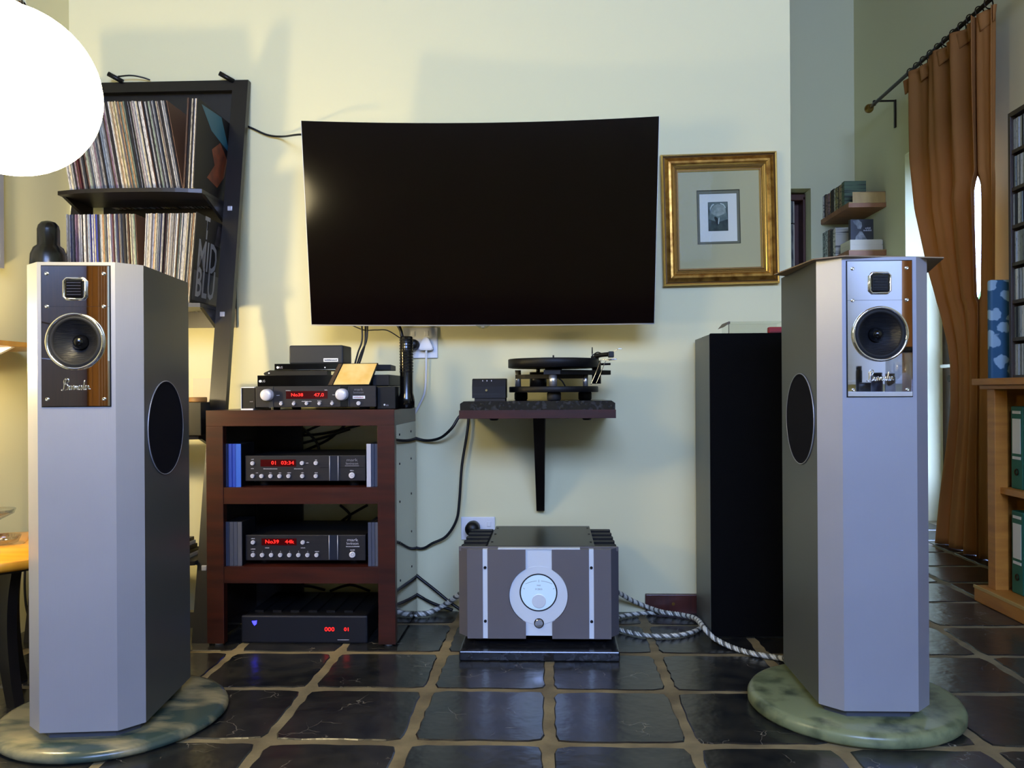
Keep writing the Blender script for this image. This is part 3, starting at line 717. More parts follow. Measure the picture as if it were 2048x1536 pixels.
for i in range(5):
    b = nb(); zz = 0.272+0.012*i; abox(b, -1.62+0.01*i, -1.27-0.006*i, 2.715, 2.885, zz, zz+0.012, 0.001)
    tag(mk('magazine', b, [CREAM, BLACK, GREYBOX, PAPER, BLACK][i], None, loc=(-1.45, 2.8, zz)), ['cream magazine at the bottom of the pile', 'black magazine second from the bottom of the pile', 'grey magazine in the middle of the pile', 'white magazine second from the top of the pile', 'black magazine on top of the pile'][i]+' on the lowest ladder shelf', 'magazine', 'magazines on the lowest ladder shelf')

# ------------------------------------------------------------------ hi-fi rack
RY, RB = 2.685, 3.10
rx0, rx1, _, rzt = prect(413, 790, 820, 1296, RY)
rk = thing('hifi_rack', 'red-brown wooden hi-fi rack with open shelves and glossy sides', 'rack', ((rx0+rx1)/2, RY+0.2, 0))
pw = atY(446, 900, RY).x-rx0
topz0 = atY(600, 852, RY).z
for x in (rx0, rx1-pw): BX('post', RACKWOOD, rk, x, x+pw, RY, RY+0.03, 0.008, topz0, 0.001)
BX('top_board', RACKWOOD, rk, rx0, rx1, RY, RB, topz0, rzt, 0.001)
sh = []
for y0, y1 in ((975, 1008), (1134, 1167)):
    za, zb = atY(600, y1, RY).z, atY(600, y0, RY).z
    BX('shelf', RACKWOOD, rk, rx0+pw, rx1-pw, RY+0.002, RB, za, zb); sh.append(zb)
BX('side_panel', RACKSIDE, rk, rx1-0.022, rx1, RY+0.03, RB, 0.008, topz0); BX('side_panel', RACKSIDE, rk, rx0, rx0+0.022, RY+0.03, RB, 0.008, topz0)
BX('rear_post', BLACKWOOD, rk, rx0+0.022, rx0+0.20, RB-0.02, RB, 0.008, topz0)
for x in (rx0+pw/2, rx1-pw/2):
    for y in (RY+0.03, RB-0.04):
        b = nb(); alathe(b, [(0, 0), (0.014, 0), (0.014, 0.009), (0, 0.009)], (x, y, 0), 'Z', 14); mk('glide', b, WHITE, rk)
for z in (0.2, 0.33, 0.47, 0.6, 0.7):
    for y in (RY+0.09, RB-0.1):
        b = nb(); acyl(b, (rx1-0.001, y, z), (rx1+0.0015, y, z), 0.004, n=10); mk('peg', b, BLACK, rk)

def hifi(name, label, cat, px0, px1, py0, py1, Y, depth, zbase, facem, bodym=BLACKM, feet=True, bev=0.002):
    x0, x1, z0, z1 = prect(px0, px1, py0, py1, Y)
    t = thing(name, label, cat, ((x0+x1)/2, Y+depth/2, zbase))
    BX('faceplate', facem, t, x0, x1, Y, Y+0.012, z0, z1, bev)
    BX('case', bodym, t, x0+0.006, x1-0.006, Y+0.012, Y+depth, z0+0.003, z1-0.003, bev)
    if feet and z0-zbase > 0.002:
        for x in (x0+0.05, x1-0.05):
            for y in (Y+0.05, Y+depth-0.05):
                b = nb(); alathe(b, [(0, 0), (0.016, 0), (0.018, z0-zbase+0.002), (0, z0-zbase+0.002)], (x, y, zbase), 'Z', 16); mk('foot', b, RUBBER, t)
    return t
def curved_column(t, px0, px1, py0, py1, Y):
    PB('column_recess', M('navy_recess', (22, 28, 44), 0.35) if 'navy_recess' not in MATS else MATS['navy_recess'], t, px0, px1, py0, py1, Y-0.002, 0.004)
    for x in (px0, px1):
        p = prect(x-0.8, x+0.8, py0, py1, Y-0.005); b = nb(); acyl(b, ((p[0]+p[1])/2, Y-0.003, p[2]), ((p[0]+p[1])/2, Y-0.003, p[3]), 0.0016, n=10); mk('column_edge', b, SILVER, t)
def buttons(t, pts, Y, r=3.9, mat=None):
    for px, py in pts:
        o = PDISC('button', mat or KNOB, t, px, py, Y, r, 0.006); c = atY(px, py, Y-0.0062)
        b = nb(); atube(b, [(c.x+r*0.45*Y/F*math.cos(2*PI*i/14), Y-0.0061, c.z+r*0.45*Y/F*math.sin(2*PI*i/14)) for i in range(14)], 0.0004, 4, closed=True); mk('button_ring', b, GREYBOX, o)
def marks(t, px, py, wpx, hpx, Y, mat, name='fine_print'):
    # print too small to read in the photograph: a row of letter-sized marks
    b = nb(); x = px-wpx/2; kk = Y/F
    while x < px+wpx/2-0.3:
        w1 = random.uniform(0.5, 0.95)*hpx*0.6; h1 = random.uniform(0.6, 1.0)*hpx
        p = atY(x, py+hpx/2, Y); abox(b, p.x, p.x+w1*kk, Y-0.0003, Y+0.0003, p.z, p.z+h1*kk); x += w1+hpx*0.22
    return mk(name, b, mat, t)
def prints(t, items, Y):
    for s, px, py, h in items:
        if s.isdigit(): PTXT('lettering', s, PRINT, t, px, py, Y-0.0006, h)
        else: marks(t, px, py, len(s)*h*0.62, h, Y-0.0006, PRINT)

# No38 preamplifier on the rack top
Y0 = 2.705
t = hifi('preamplifier', 'charcoal preamplifier with two round silver knobs on the rack top', 'amplifier', 511, 752, 772, 814.5, Y0, 0.33, rzt, FACE)
PB('column_recess', GREYBOX, t, 538, 546, 773, 816, Y0-0.002, 0.004)
PB('column_recess', BLACKG, t, 680, 697, 773, 813, Y0-0.002, 0.004)
for x in (680, 697): PB('column_edge', GREYBOX, t, x-0.6, x+0.6, 773, 813, Y0-0.003, 0.004)
for px, py in ((536.5, 790), (685.5, 789)):
    c = atY(px, py, Y0); b = nb(); r = 11.6*Y0/F
    alathe(b, [(r*1.06, 0), (r*1.06, -0.008), (r, -0.010), (r, -0.024), (r*0.94, -0.0265), (r*0.5, -0.028), (0, -0.0285)], c, 'Y', 40); mk('volume_knob', b, KNOB, t)
PB('display_window', REDWIN, t, 572, 655, 782, 797.5, Y0-0.001, 0.003)
PTXT('display_text', 'No38', REDLED, t, 594, 790, Y0-0.002, 6.2, 1.25); PTXT('display_text', '47.0', REDLED, t, 638, 790, Y0-0.002, 6.8, 1.25)
buttons(t, [(562.5, 807.5), (588, 807.5), (613.5, 807), (639, 807), (664.5, 807)], Y0, 3.4); buttons(t, [(717.5, 806.5)], Y0, 4.2)
prints(t, [('power', 562, 803, 1.8), ('mute', 588, 802.5, 1.8), ('display intensity', 613, 802.5, 1.8), ('balance', 639, 802, 1.8), ('tape', 664, 802, 1.8), ('selector', 576, 781, 1.8), ('level', 652, 780, 1.8), ('select', 556, 790.5, 1.6), ('volume', 668, 789.5, 1.6)], Y0)
PTXT('maker_lettering', 'mark', GREYPR, t, 717, 779, Y0-0.0006, 5.2, 1.2); PTXT('maker_lettering', 'levinson', GREYPR, t, 717, 785, Y0-0.0006, 4.6)
lb = PB('label_plate', WHITE, t, 705.5, 730, 791.5, 797.5, Y0-0.001, 0.002); marks(lb, 717.5, 794.5, 20, 2.0, Y0-0.0016, REDM)
b = nb(); p = prect(544, 548, 814, 819.5, Y0); abox(b, p[0], p[1], Y0-0.006, Y0-0.004, rzt, p[3], 0.0005); mk('key', b, CHROME, t)
# devices flanking it
x0, x1, z0, z1 = prect(482, 510, 774, 818, Y0+0.02)
t = thing('power_supply_box', 'flat dark box edged in white beside the preamplifier', 'box', (x0+0.02, Y0+0.1, rzt))
BX('body', BLACKM, t, x0+0.002, x1-0.001, Y0+0.022, Y0+0.20, rzt+0.005, z1-0.003); b = nb()
abox(b, x0, x0+0.002, Y0+0.018, Y0+0.20, rzt+0.004, z1); abox(b, x0, x1-0.001, Y0+0.018, Y0+0.20, z1-0.003, z1); abox(b, x0, x1-0.006, Y0+0.018, Y0+0.2, rzt, rzt+0.005); mk('trim', b, WHITE, t)
marks(t, 503, 803, 7, 2.4, Y0+0.0215, GREYPR)
t = thing('set_top_box', 'small black box with white mark beside the torch', 'box', (atY(773, 800, Y0+0.03).x, Y0+0.1, rzt))
x0, x1, z0, z1 = prect(753.5, 791, 773, 817, Y0+0.03); BX('body', BLACK, t, x0, x1, Y0+0.03, Y0+0.24, rzt, z1, 0.003)
lz = PDISC('logo_dot', WHITE, t, 769, 809.5, Y0+0.03, 1.8, 0.001); PTXT('logo_lettering', 'LG', PRINT, t, 774.5, 810.5, Y0+0.029, 3)
# LG receiver on the preamplifier
zA = prect(511, 752, 772, 814, Y0)[3]
x0, x1, z0, z1 = prect(513, 745, 750, 772, Y0+0.02)
t = thing('satellite_receiver', 'wide black receiver lying on the preamplifier', 'receiver', ((x0+x1)/2, Y0+0.12, zA))
BX('body', BLACKM, t, x0, atY(786, 760, Y0+0.1).x, Y0+0.034, Y0+0.26, zA, z1, 0.002); BX('front_panel', BLACKG, t, x0, x1, Y0+0.028, Y0+0.036, zA, z1, 0.001)
PDISC('logo_dot', WHITE, t, 520.5, 762.5, Y0+0.028, 2.6, 0.001); PTXT('logo_lettering', 'LG', PRINT, t, 526.5, 762.5, Y0+0.0265, 4.6)
zB = z1
# remote control under the player
p = prect(527, 552, 737, 748.5, Y0+0.05); b = nb(); xm = p[1]
aprism(b, [(p[0], zB+0.006), (p[0]+0.004, zB+0.001), (p[0]+0.02, zB), (p[0]+0.22, zB), (p[0]+0.22, zB+0.014), (p[0]+0.022, zB+0.018), (p[0]+0.003, zB+0.010)], Y0+0.05, Y0+0.10, 'Y')
t = thing('remote_control', 'black remote control lying under the slim disc player', 'remote', (p[0]+0.1, Y0+0.07, zB)); mk('body', b, BLACK, t)
c = atY(538, 743.5, Y0+0.05); b = nb(); acyl(b, (c.x, Y0+0.051, zB+0.008), (c.x, Y0+0.0485, zB+0.008), 0.0025, n=10); mk('lens', b, WHITE, t)
# slim disc player
x0, x1, z0, z1 = prect(549, 742, 727, 745, Y0+0.045); zB2 = zB+0.018
t = thing('disc_player', 'slim black disc player with silver line under the grey box', 'disc player', ((x0+x1)/2, Y0+0.15, zB2))
BX('body', BLACK, t, x0, x1, Y0+0.05, Y0+0.25, zB2-0.0005, z1, 0.002); BX('front_panel', BLACKG, t, x0, x1, Y0+0.044, Y0+0.052, zB2+0.001, z1, 0.001)
b = nb(); aprism(b, [(x1-0.02, Y0+0.06), (atY(785, 735, Y0+0.12).x, Y0+0.09), (atY(786, 735, Y0+0.2).x, Y0+0.25), (x1-0.02, Y0+0.25)], zB2, z1-0.004, 'Z'); mk('connector_block', b, BLACKM, t)
BX('silver_line', CHROME, t, x0, x1-0.01, Y0+0.0425, Y0+0.046, zB2-0.0003, zB2+0.0022)
PDISC('logo_dot', WHITE, t, 555.5, 735, Y0+0.044, 2.5, 0.001); PTXT('logo_lettering', 'LG', PRINT, t, 562, 735, Y0+0.0425, 4.2); PDISC('indicator', WHITE, t, 650, 735, Y0+0.044, 1.3, 0.001)
zC = z1
# grey box on the top
x0, x1, z0, z1 = prect(578, 679, 690.5, 727.5, Y0+0.07)
b = nb(); xr = atY(690, 705, Y0+0.1).x; r = 0.006
t = thing('grey_speaker_box', 'dark grey rectangular box with white label on the disc player', 'box', ((x0+x1)/2, Y0+0.12, zC))
BX('body', GREYBOX, t, x0, x1+0.012, Y0+0.07, Y0+0.19, zC, z1, 0.005)
lb = PB('label_plate', WHITE, t, 647, 676, 716.5, 723.5, Y0+0.069, 0.001); marks(lb, 661.5, 720, 25, 3.0, Y0+0.0685, BLACK)
# gold CD case propped on the preamp
cc = thing('cd_case', 'clear CD case with gold cover leaning on the receivers', 'cd case', tuple(atY(705, 770, Y0-0.002)))
q = [atY(655, 771, Y0-0.002), atY(739, 770, Y0-0.002), atY(756, 726, Y0+0.036), atY(677, 727, Y0+0.036)]
def quad_slab(q, th, lo=0.0, hi=1.0, a0=0.0, a1=1.0, d=0.0):
    def P(u, v): return q[0].lerp(q[1], u).lerp(q[3].lerp(q[2], u), v)
    nrm = (q[1]-q[0]).cross(q[3]-q[0]).normalized()
    b = nb(); A = [b.verts.new(P(u, v)+nrm*d) for u, v in ((a0, lo), (a1, lo), (a1, hi), (a0, hi))]; B = [b.verts.new(P(u, v)+nrm*(d-th)) for u, v in ((a0, lo), (a1, lo), (a1, hi), (a0, hi))]
    for i in range(4): b.faces.new((A[i], A[(i+1) % 4], B[(i+1) % 4], B[i]))
    b.faces.new(A); b.faces.new(B[::-1]); return b
mk('tray', quad_slab(q, 0.007), BLACK, cc); mk('cover', quad_slab(q, 0.0005, 0.03, 0.97, 0.13, 0.98, 0.0008), GOLDCARD, cc)
mk('lid', quad_slab(q, 0.0012, 0, 1, 0, 1, 0.0025), GLASSP, cc); mk('hinge_strip', quad_slab(q, 0.0005, 0.02, 0.98, 0.01, 0.10, 0.001), M('brown_strip', (70, 48, 26), 0.5), cc)
# torch standing on the rack top
tx = atY(813, 750, 2.80); b = nb(); z0 = rzt; hh = atY(813, 673, 2.80).z-rzt; k = 2.80/F
t = thing('torch', 'black metal torch standing upright at the rack corner', 'torch', (tx.x, 2.80, rzt))
alathe(b, [(0, 0), (0.024, 0), (0.028, 0.004), (0.028, 0.030), (0.026, 0.042), (0.0225, 0.055), (0.0225, hh-0.06), (0.0225, hh-0.004), (0.020, hh), (0, hh)], (tx.x, 2.80, rzt), 'Z', 28); mk('barrel', b, BLACKG, t)
b = nb()
for i in range(12):
    zz = rzt+hh-0.012-i*0.010
    atube(b, [(tx.x+0.0228*math.cos(2*PI*j/24), 2.80+0.0228*math.sin(2*PI*j/24), zz) for j in range(24)], 0.0016, 5, closed=True)
mk('grip_rings', b, BLACK, t)

# CD player on the upper shelf, processor on the lower one
Y1 = 2.712
t = hifi('cd_player', 'charcoal CD player showing 01 03:34 on the upper rack shelf', 'cd player', 490, 731, 911, 962, Y1, 0.33, sh[0], FACE)
curved_column(t, 659, 676, 912, 961.5, Y1)
PB('seam', BLACK, t, 640, 730, 934.2, 935.2, Y1-0.0008, 0.001)
PB('display_window', REDWIN, t, 521, 592, 919, 933, Y1-0.001, 0.003)
PTXT('display_text', '01', REDLED, t, 548, 926, Y1-0.002, 7.2, 1.15); PTXT('display_text', '03:34', REDLED, t, 575, 926, Y1-0.002, 7.2, 1.2)
buttons(t, [(505.5, 926.5), (604.5, 926), (632, 926), (505.5, 952), (523.5, 952), (541.5, 952), (559.5, 952), (577.5, 952), (605, 952), (632, 952)], Y1, 4.1); buttons(t, [(704, 950.5)], Y1, 6)
prints(t, [('open', 505, 918.5, 2), ('close', 505, 937, 2), ('play', 514, 945.5, 1.8), ('next', 541, 945.5, 1.8), ('last', 560, 945.5, 1.8), ('repeat', 578, 945.5, 1.8), ('scan', 605, 945.5, 1.8), ('pause', 632, 945.5, 1.8), ('stop', 632, 920, 1.8), ('disc number  track number', 541, 937.5, 1.8), ('minutes  seconds', 597, 937.5, 1.8), ('time', 614, 926, 1.8), ('standby', 704, 941, 1.8)], Y1)
PTXT('maker_lettering', 'mark', GREYPR, t, 704, 920, Y1-0.0006, 6, 1.3); PTXT('maker_lettering', 'levinson', GREYPR, t, 704, 927, Y1-0.0006, 5.6)
b = nb(); p = prect(690, 718, 931, 932.2, Y1); abox(b, p[0], p[1], Y1-0.0008, Y1, p[2], p[3]); mk('printed_rule', b, GREYPR, t)
t = hifi('digital_processor', 'charcoal digital processor showing No39 44k on the lower rack shelf', 'processor', 491, 731, 1070, 1121, Y1, 0.33, sh[1], FACE)
curved_column(t, 658, 675, 1070.5, 1119.5, Y1)
PB('display_window', REDWIN, t, 523, 593, 1077, 1090.5, Y1-0.001, 0.003)
PTXT('display_text', 'No39', REDLED, t, 544, 1083.7, Y1-0.002, 7.4, 1.2); PTXT('display_text', '44k', REDLED, t, 579, 1083.7, Y1-0.002, 7.4, 1.2)
buttons(t, [(506.5, 1084.5), (606, 1084.5)]+[(506.5+18.15*i, 1109.8) for i in range(8)], Y1, 4.2); buttons(t, [(705, 1109)], Y1, 6.1)
prints(t, [('phase', 506, 1077, 2.2), ('monitor', 506, 1098, 2), ('tape', 506, 1103, 2), ('deemph', 534, 1095.5, 2), ('display', 606, 1095.5, 2), ('mode', 615.5, 1084.5, 2), ('standby', 705, 1100, 2), ('tape 2', 633.5, 1103, 2)]+[(str(i), 506.5+18.15*i, 1103, 2.4) for i in range(1, 7)], Y1)
PTXT('maker_lettering', 'mark', PRINT, t, 705, 1080, Y1-0.0006, 6, 1.3); PTXT('maker_lettering', 'levinson', PRINT, t, 705, 1087, Y1-0.0006, 5.4); marks(t, 705, 1093, 26, 2, Y1-0.0006, PRINT)
# bottom unit on the floor of the rack
Yb = 2.72
t = hifi('power_amplifier', 'low black amplifier with blue light on the floor inside the rack', 'amplifier', 482, 735, 1231, 1287, Yb, 0.34, 0.0, M('navy_black_metal', (18, 20, 28), 0.5, spec=0.3), BLACKM, True, 0.006)
PTXT('display_text', '000', REDLED, t, 659, 1259, Yb-0.001, 8.6, 1.15); PTXT('display_text', '01', REDLED, t, 693.5, 1259, Yb-0.001, 7.4, 1.15)
PB('printed_rule', PRINT, t, 675, 698, 1279.3, 1280.3, Yb-0.0006, 0.001)
c = atY(509, 1246, Yb); b = nb(); aprism(b, [(c.x+dx*k, c.z+dz*k) for dx, dz in ((-5, 4), (5, 5), (4, -2), (0, -5), (-3, -1))], Yb-0.0015, Yb, 'Y'); mk('blue_emblem', b, BLUELED, t)
x0, x1, z0, z1 = prect(482, 735, 1231, 1287, Yb)
for i in range(6): BX('cooling_rib', BLACKM, t, x0+0.03+i*0.062, x0+0.06+i*0.062, Yb+0.05, Yb+0.30, z1-0.004, z1+0.004)

# upright CD cases in the rack
def case_row(specs, zbase, py0, py1, Y, where, group):
    for px0, px1, col, nm, dy in specs:
        x0, x1, z0, z1 = prect(px0, px1, py0, py1, Y+dy)
        t = thing('disc_case', '%s disc case %s' % (nm, where), 'disc case', ((x0+x1)/2, Y+dy, zbase), 0, group)
        hgt = z1-zbase
        b = nb(); abox(b, x0+0.0005, x1-0.0005, Y+dy, Y+dy+0.125, zbase, zbase+hgt, 0.0012); mk('case_shell', b, BLACKM, t)
        b = nb(); abox(b, x0+0.0004, x1-0.0004, Y+dy-0.0006, Y+dy+0.004, zbase+0.0005, zbase+hgt+0.0005); mk('spine_label', b, col, t)
BL1 = M('blue_case', (26, 62, 168), 0.35, emit=None); BL2 = M('bright_blue_case', (44, 92, 196), 0.35); BL3 = M('grey_blue_case', (52, 60, 92), 0.4); GR1 = M('grey_case', (72, 76, 88), 0.4); GR2 = M('slate_case', (60, 66, 84), 0.4); WH1 = M('pale_case', (170, 172, 186), 0.4)
case_row([(451, 456.6, BL3, 'grey-blue', 0.01), (456.8, 464, BL1, 'royal blue, nearer the rack post,', 0), (464.2, 471.5, BL1, 'royal blue, nearer the CD player,', 0.002), (471.7, 482, BL2, 'bright blue', 0)], sh[0], 888, 974, 2.70, 'standing beside the CD player', 'blue disc cases beside the CD player')
case_row([(733, 742, WH1, 'pale grey', 0), (742.3, 748.5, GR2, 'middle slate', 0.006), (748.8, 756, GR2, 'post-side slate', 0.01)], sh[0], 888, 974, 2.70, 'squeezed between CD player and post', 'grey disc cases by the CD player post')
case_row([(451.5, 459, GR2, 'post-side slate', 0), (459.3, 467, GR2, 'second slate', 0), (467.3, 475, GR2, 'third slate', 0), (475.3, 484, GR1, 'grey', 0)], sh[1], 1044, 1132, 2.70, 'standing beside the digital processor', 'slate disc cases beside the digital processor')
case_row([(736, 743, GR2, 'processor-side slate', 0), (743.3, 750, GR2, 'middle slate', 0), (750.3, 757, GR1, 'grey', 0)], sh[1], 1045, 1131, 2.70, 'squeezed between digital processor and post', 'slate disc cases by the processor post')
# cables behind the rack, seen through its open back
for i, (a, m_, e) in enumerate((((560, 872), (640, 868), (720, 850)), ((545, 892), (610, 885), (700, 858)), ((570, 905), (600, 870), (640, 850)), ((640, 905), (630, 880), (598, 850)), ((600, 905), (655, 880), (690, 850)), ((680, 1010), (700, 1030), (690, 1050)), ((735, 1010), (700, 1030), (680, 1045)), ((560, 1180), (610, 1172), (650, 1180)), ((660, 1182), (700, 1170), (740, 1182)))):
    cable('cable', ['black cable crossing behind the CD player', 'black cable sagging behind the CD player', 'black cable rising behind the CD player to the rack top', 'black cable falling behind the CD player', 'black cable slanting behind the CD player', 'black cable curving behind the digital processor', 'black cable crossing behind the digital processor', 'black cable arching behind the low amplifier', 'black cable arching beside the rack post behind the low amplifier'][i], [atY(p_[0], p_[1], 3.107 if i % 2 else 3.121) for p_ in (a, m_, e)], 0.005, group='cables behind the rack')

# ------------------------------------------------------------------ wall shelf + turntable
SY = 2.70
x0, x1, z0, z1 = prect(918, 1232, 820, 837, SY)
ws = thing('wall_shelf', 'dark brown wall shelf with tapered bracket under the turntable', 'shelf', ((x0+x1)/2, WALL, z0))
BX('board', RACKWOOD, ws, x0, x1, SY, WALL, z0, z1, 0.001)
xa, xb = atY(1067, 850, WALL-0.03).x, atY(1089.5, 850, WALL-0.03).x; za = atY(1081, 1022, WALL-0.03).z
b = nb(); xs = [atY(1067, 842, WALL-0.25).x, atY(1090, 842, WALL-0.25).x, atY(1073, 1022, WALL-0.03).x, atY(1089, 1022, WALL-0.03).x]
vs = [(xs[0], SY+0.12, z0), (xs[1], SY+0.12, z0), (xs[1], WALL, z0), (xs[0], WALL, z0), (xs[2], WALL-0.03, za), (xs[3], WALL-0.03, za), (xs[3], WALL, za), (xs[2], WALL, za)]
V_ = [b.verts.new(v) for v in vs]
for f in ((0, 1, 2, 3), (7, 6, 5, 4), (0, 4, 5, 1), (1, 5, 6, 2), (2, 6, 7, 3), (3, 7, 4, 0)): b.faces.new([V_[i] for i in f])
mk('bracket', b, BLACKWOOD, ws)
for px in (988, 1174):
    c = atY(px, 838, SY+0.12); b = nb(); alathe(b, [(0, -0.010), (0.013, -0.010), (0.017, -0.004), (0.017, 0.001), (0, 0.001)], (c.x, SY+0.12, z0), 'Z', 18); mk('bolt', b, BLACK, ws)
gx0, gx1, gz0, gz1 = prect(920, 1230.5, 802, 818, SY+0.004)
gz0 = z1; b = nb(); yb_ = WALL-0.02; c_ = 0.012
aprism(b, [(gx0+c_, gz1), (gx0, gz1-0.008), (gx0, gz0), (gx1, gz0), (gx1, gz1-0.008), (gx1-c_, gz1)], SY+0.004, yb_, 'Y')
tag(mk('granite_slab', b, GRANITE, None, loc=((gx0+gx1)/2, SY+0.2, gz0)), 'black granite slab on the wall shelf under the turntable', 'slab')
zS = gz1
TY = 2.895; k = TY/F
tt = thing('turntable', 'black two-tier turntable with chrome pillars on the wall shelf', 'turntable', (atY(1107, 780, TY).x, TY, zS))
def zpx(py, Y=TY, px=1107): return atY(px, py, Y).z
def xpx(px, Y=TY): return atY(px, 750, Y).x
cx_ = xpx(1107)
b = nb(); R_ = 90.5*k; za, zb = zpx(736.5), zpx(718.5)
alathe(b, [(0, za), (R_-0.01, za), (R_, za+0.002), (R_, zb-0.0015), (R_-0.002, zb), (0, zb)], (cx_, TY, 0), 'Z', 72); mk('platter', b, BLACKM, tt)
b = nb(); acyl(b, (cx_, TY, zb-0.001), (cx_, TY, zpx(710.5)), 0.0035, 0.003, n=14); mk('spindle', b, BLACK, tt)
zc, zd = zpx(784.5), zpx(773)
b = nb(); R2 = 89*k; alathe(b, [(0, zc), (R2-0.002, zc), (R2, zc+0.002), (R2, zd-0.002), (R2-0.002, zd), (0, zd)], (cx_, TY, 0), 'Z', 64); mk('base_disc', b, BLACKM, tt)
for px, yy in ((1042, TY+0.06), (1108, TY-0.11), (1170, TY+0.05)):
    x = atY(px, 790, yy).x; b = nb(); alathe(b, [(0, 0), (0.020, 0), (0.024, 0.004), (0.024, zc-zS-0.003), (0.021, zc-zS+0.001), (0, zc-zS+0.001)], (x, yy, zS), 'Z', 24); mk('foot', b, RUBBER, tt)
# sub chassis
ze, zf, zg = zpx(757), zpx(750), zpx(741.5)
b = nb(); aprism(b, [(xpx(1088), TY-0.12), (xpx(1120), TY-0.125), (xpx(1205), TY-0.03), (xpx(1222), TY+0.01), (xpx(1222), TY+0.06), (xpx(1180), TY+0.06)], zf, zg, 'Z'); mk('arm_board', b, BLACK, tt)
b = nb(); aprism(b, [(xpx(1030), TY+0.02), (xpx(1050), TY-0.01), (xpx(1100), TY-0.04), (xpx(1165), TY-0.03), (xpx(1170), TY+0.05), (xpx(1060), TY+0.07), (xpx(1034), TY+0.05)], ze, zf+0.002, 'Z'); mk('sub_chassis', b, BLACKM, tt)
for px, yy, p0, p1, rr in ((1036, TY+0.03, 772, 740, 6), (1106, TY-0.105, 772.5, 749, 8), (1171, TY-0.02, 772, 750, 5)):
    kk = yy/F; x = atY(px, 760, yy).x; b = nb(); acyl(b, (x, yy, zd-0.001), (x, yy, zpx(p1, yy)), rr*kk, n=24); mk('pillar', b, M('satin_chrome', (225, 225, 228), 0.28, 0.9) if 'satin_chrome' not in MATS else MATS['satin_chrome'], tt)
b = nb(); acyl(b, (xpx(1076), TY+0.02, zd-0.001), (xpx(1076), TY+0.02, zpx(744)), 17*k, n=28); acyl(b, (xpx(1076), TY+0.02, zpx(745)), (xpx(1076), TY+0.02, za+0.001), 4*k, n=14); mk('motor', b, BLACK, tt)
b = nb(); acyl(b, (cx_, TY, zf), (cx_, TY, za+0.001), 0.03, n=28); mk('bearing', b, BLACK, tt)
b = nb(); atube(b, catmull([atY(1116, 756, TY-0.06), atY(1124, 762, TY-0.06), atY(1130, 772, TY-0.05)], 6), 0.0028, 6); mk('arm_lead', b, CABLEB, tt)
ta = tt
b = nb(); acyl(b, (xpx(1193), TY+0.0, zpx(768)), (xpx(1193), TY+0.0, zpx(722)), 9*k, n=24); acyl(b, (xpx(1190), TY, zpx(724)), (xpx(1190), TY, zpx(713)), 8*k, n=24); arm = mk('tonearm', b, BLACK, ta)
b = nb(); pA, pB = atY(1192, 712, TY), atY(1219, 708.5, TY-0.17); atube(b, catmull([pA, pA.lerp(pB, .5)+Vector((0, 0, .001)), pB], 6), [0.0085]*4+[0.0075]*9, 12); mk('arm_tube', b, BLACKM, arm)
b = nb(); c = atY(1222, 709, TY-0.18); abox(b, c.x-0.009, c.x+0.009, c.y-0.014, c.y+0.014, c.z-0.010, c.z+0.010, 0.002); mk('headshell', b, BLACK, arm)
b = nb(); atube(b, catmull([atY(1227, 703.5, TY-0.185), atY(1235, 698.5, TY-0.19), atY(1240, 697, TY-0.19), atY(1244, 698, TY-0.19)], 6), 0.0011, 6); mk('finger_lift', b, CHROME, arm)
b = nb(); atube(b, catmull([atY(1184, 712, TY), atY(1190, 707, TY), atY(1196, 704.5, TY-.02), atY(1203, 707, TY-.04), atY(1209, 708, TY-.06)], 6), 0.0022, 6); mk('arm_wire', b, CABLEB, arm)
b = nb(); acyl(b, atY(1184.5, 716, TY), atY(1184.5, 706, TY), 0.0016, n=8); acyl(b, atY(1184.5, 707, TY), atY(1184.5, 694.5, TY), 0.0024, 0.0018, n=8); mk('cue_lever', b, BLACK, arm)
b = nb()
atube(b, catmull([atY(1182, 769, TY-.16), atY(1192, 745, TY-.16), atY(1201, 722, TY-.165), atY(1206, 719.5, TY-.17), atY(1222, 718.5, TY-.18), atY(1234, 718, TY-.18)], 6), 0.0013, 6)
atube(b, catmull([atY(1192, 768, TY-.16), atY(1202, 745, TY-.16), atY(1210, 725, TY-.165), atY(1215, 721, TY-.17), atY(1232, 719, TY-.18)], 6), 0.0013, 6)
mk('arm_rest', b, CHROME, arm)
b = nb(); acyl(b, atY(1200, 728.5, TY+.02), atY(1221, 728, TY+.02), 0.004, n=12); mk('counterweight_stub', b, BLACK, arm)
# its power supply
x0, x1, z0, z1 = prect(944, 1011, 757, 793, 2.775)
t = thing('turntable_power_supply', 'small black control box with three lights beside the turntable', 'control box', ((x0+x1)/2, 2.82, zS))
BX('base', RUBBER, t, x0+0.008, x1-0.002, 2.78, 2.875, zS, zS+0.012)
b = nb(); zz0 = zS+0.010; aprism(b, [(2.775, zz0), (2.775, z1-0.028), (2.785, z1-0.004), (2.80, z1), (2.88, z1), (2.88, zz0)], x0, x1, 'X'); mk('case', b, BLACKM, t)
for px in (965.5, 974, 983): c = atY(px, 761.5, 2.784); b = nb(); abox(b, c.x-0.0012, c.x+0.0012, 2.780, 2.786, c.z-0.0025, c.z+0.0025); mk('indicator', b, PRINT, t)
c = atY(973, 780.5, 2.774); b = nb(); acyl(b, (c.x, 2.776, c.z), (c.x, 2.770, c.z), 0.004, n=14); mk('knob', b, CHROME, t)
PB('trim_line', GREYBOX, t, 945, 1000, 787.6, 788.6, 2.774, 0.002)

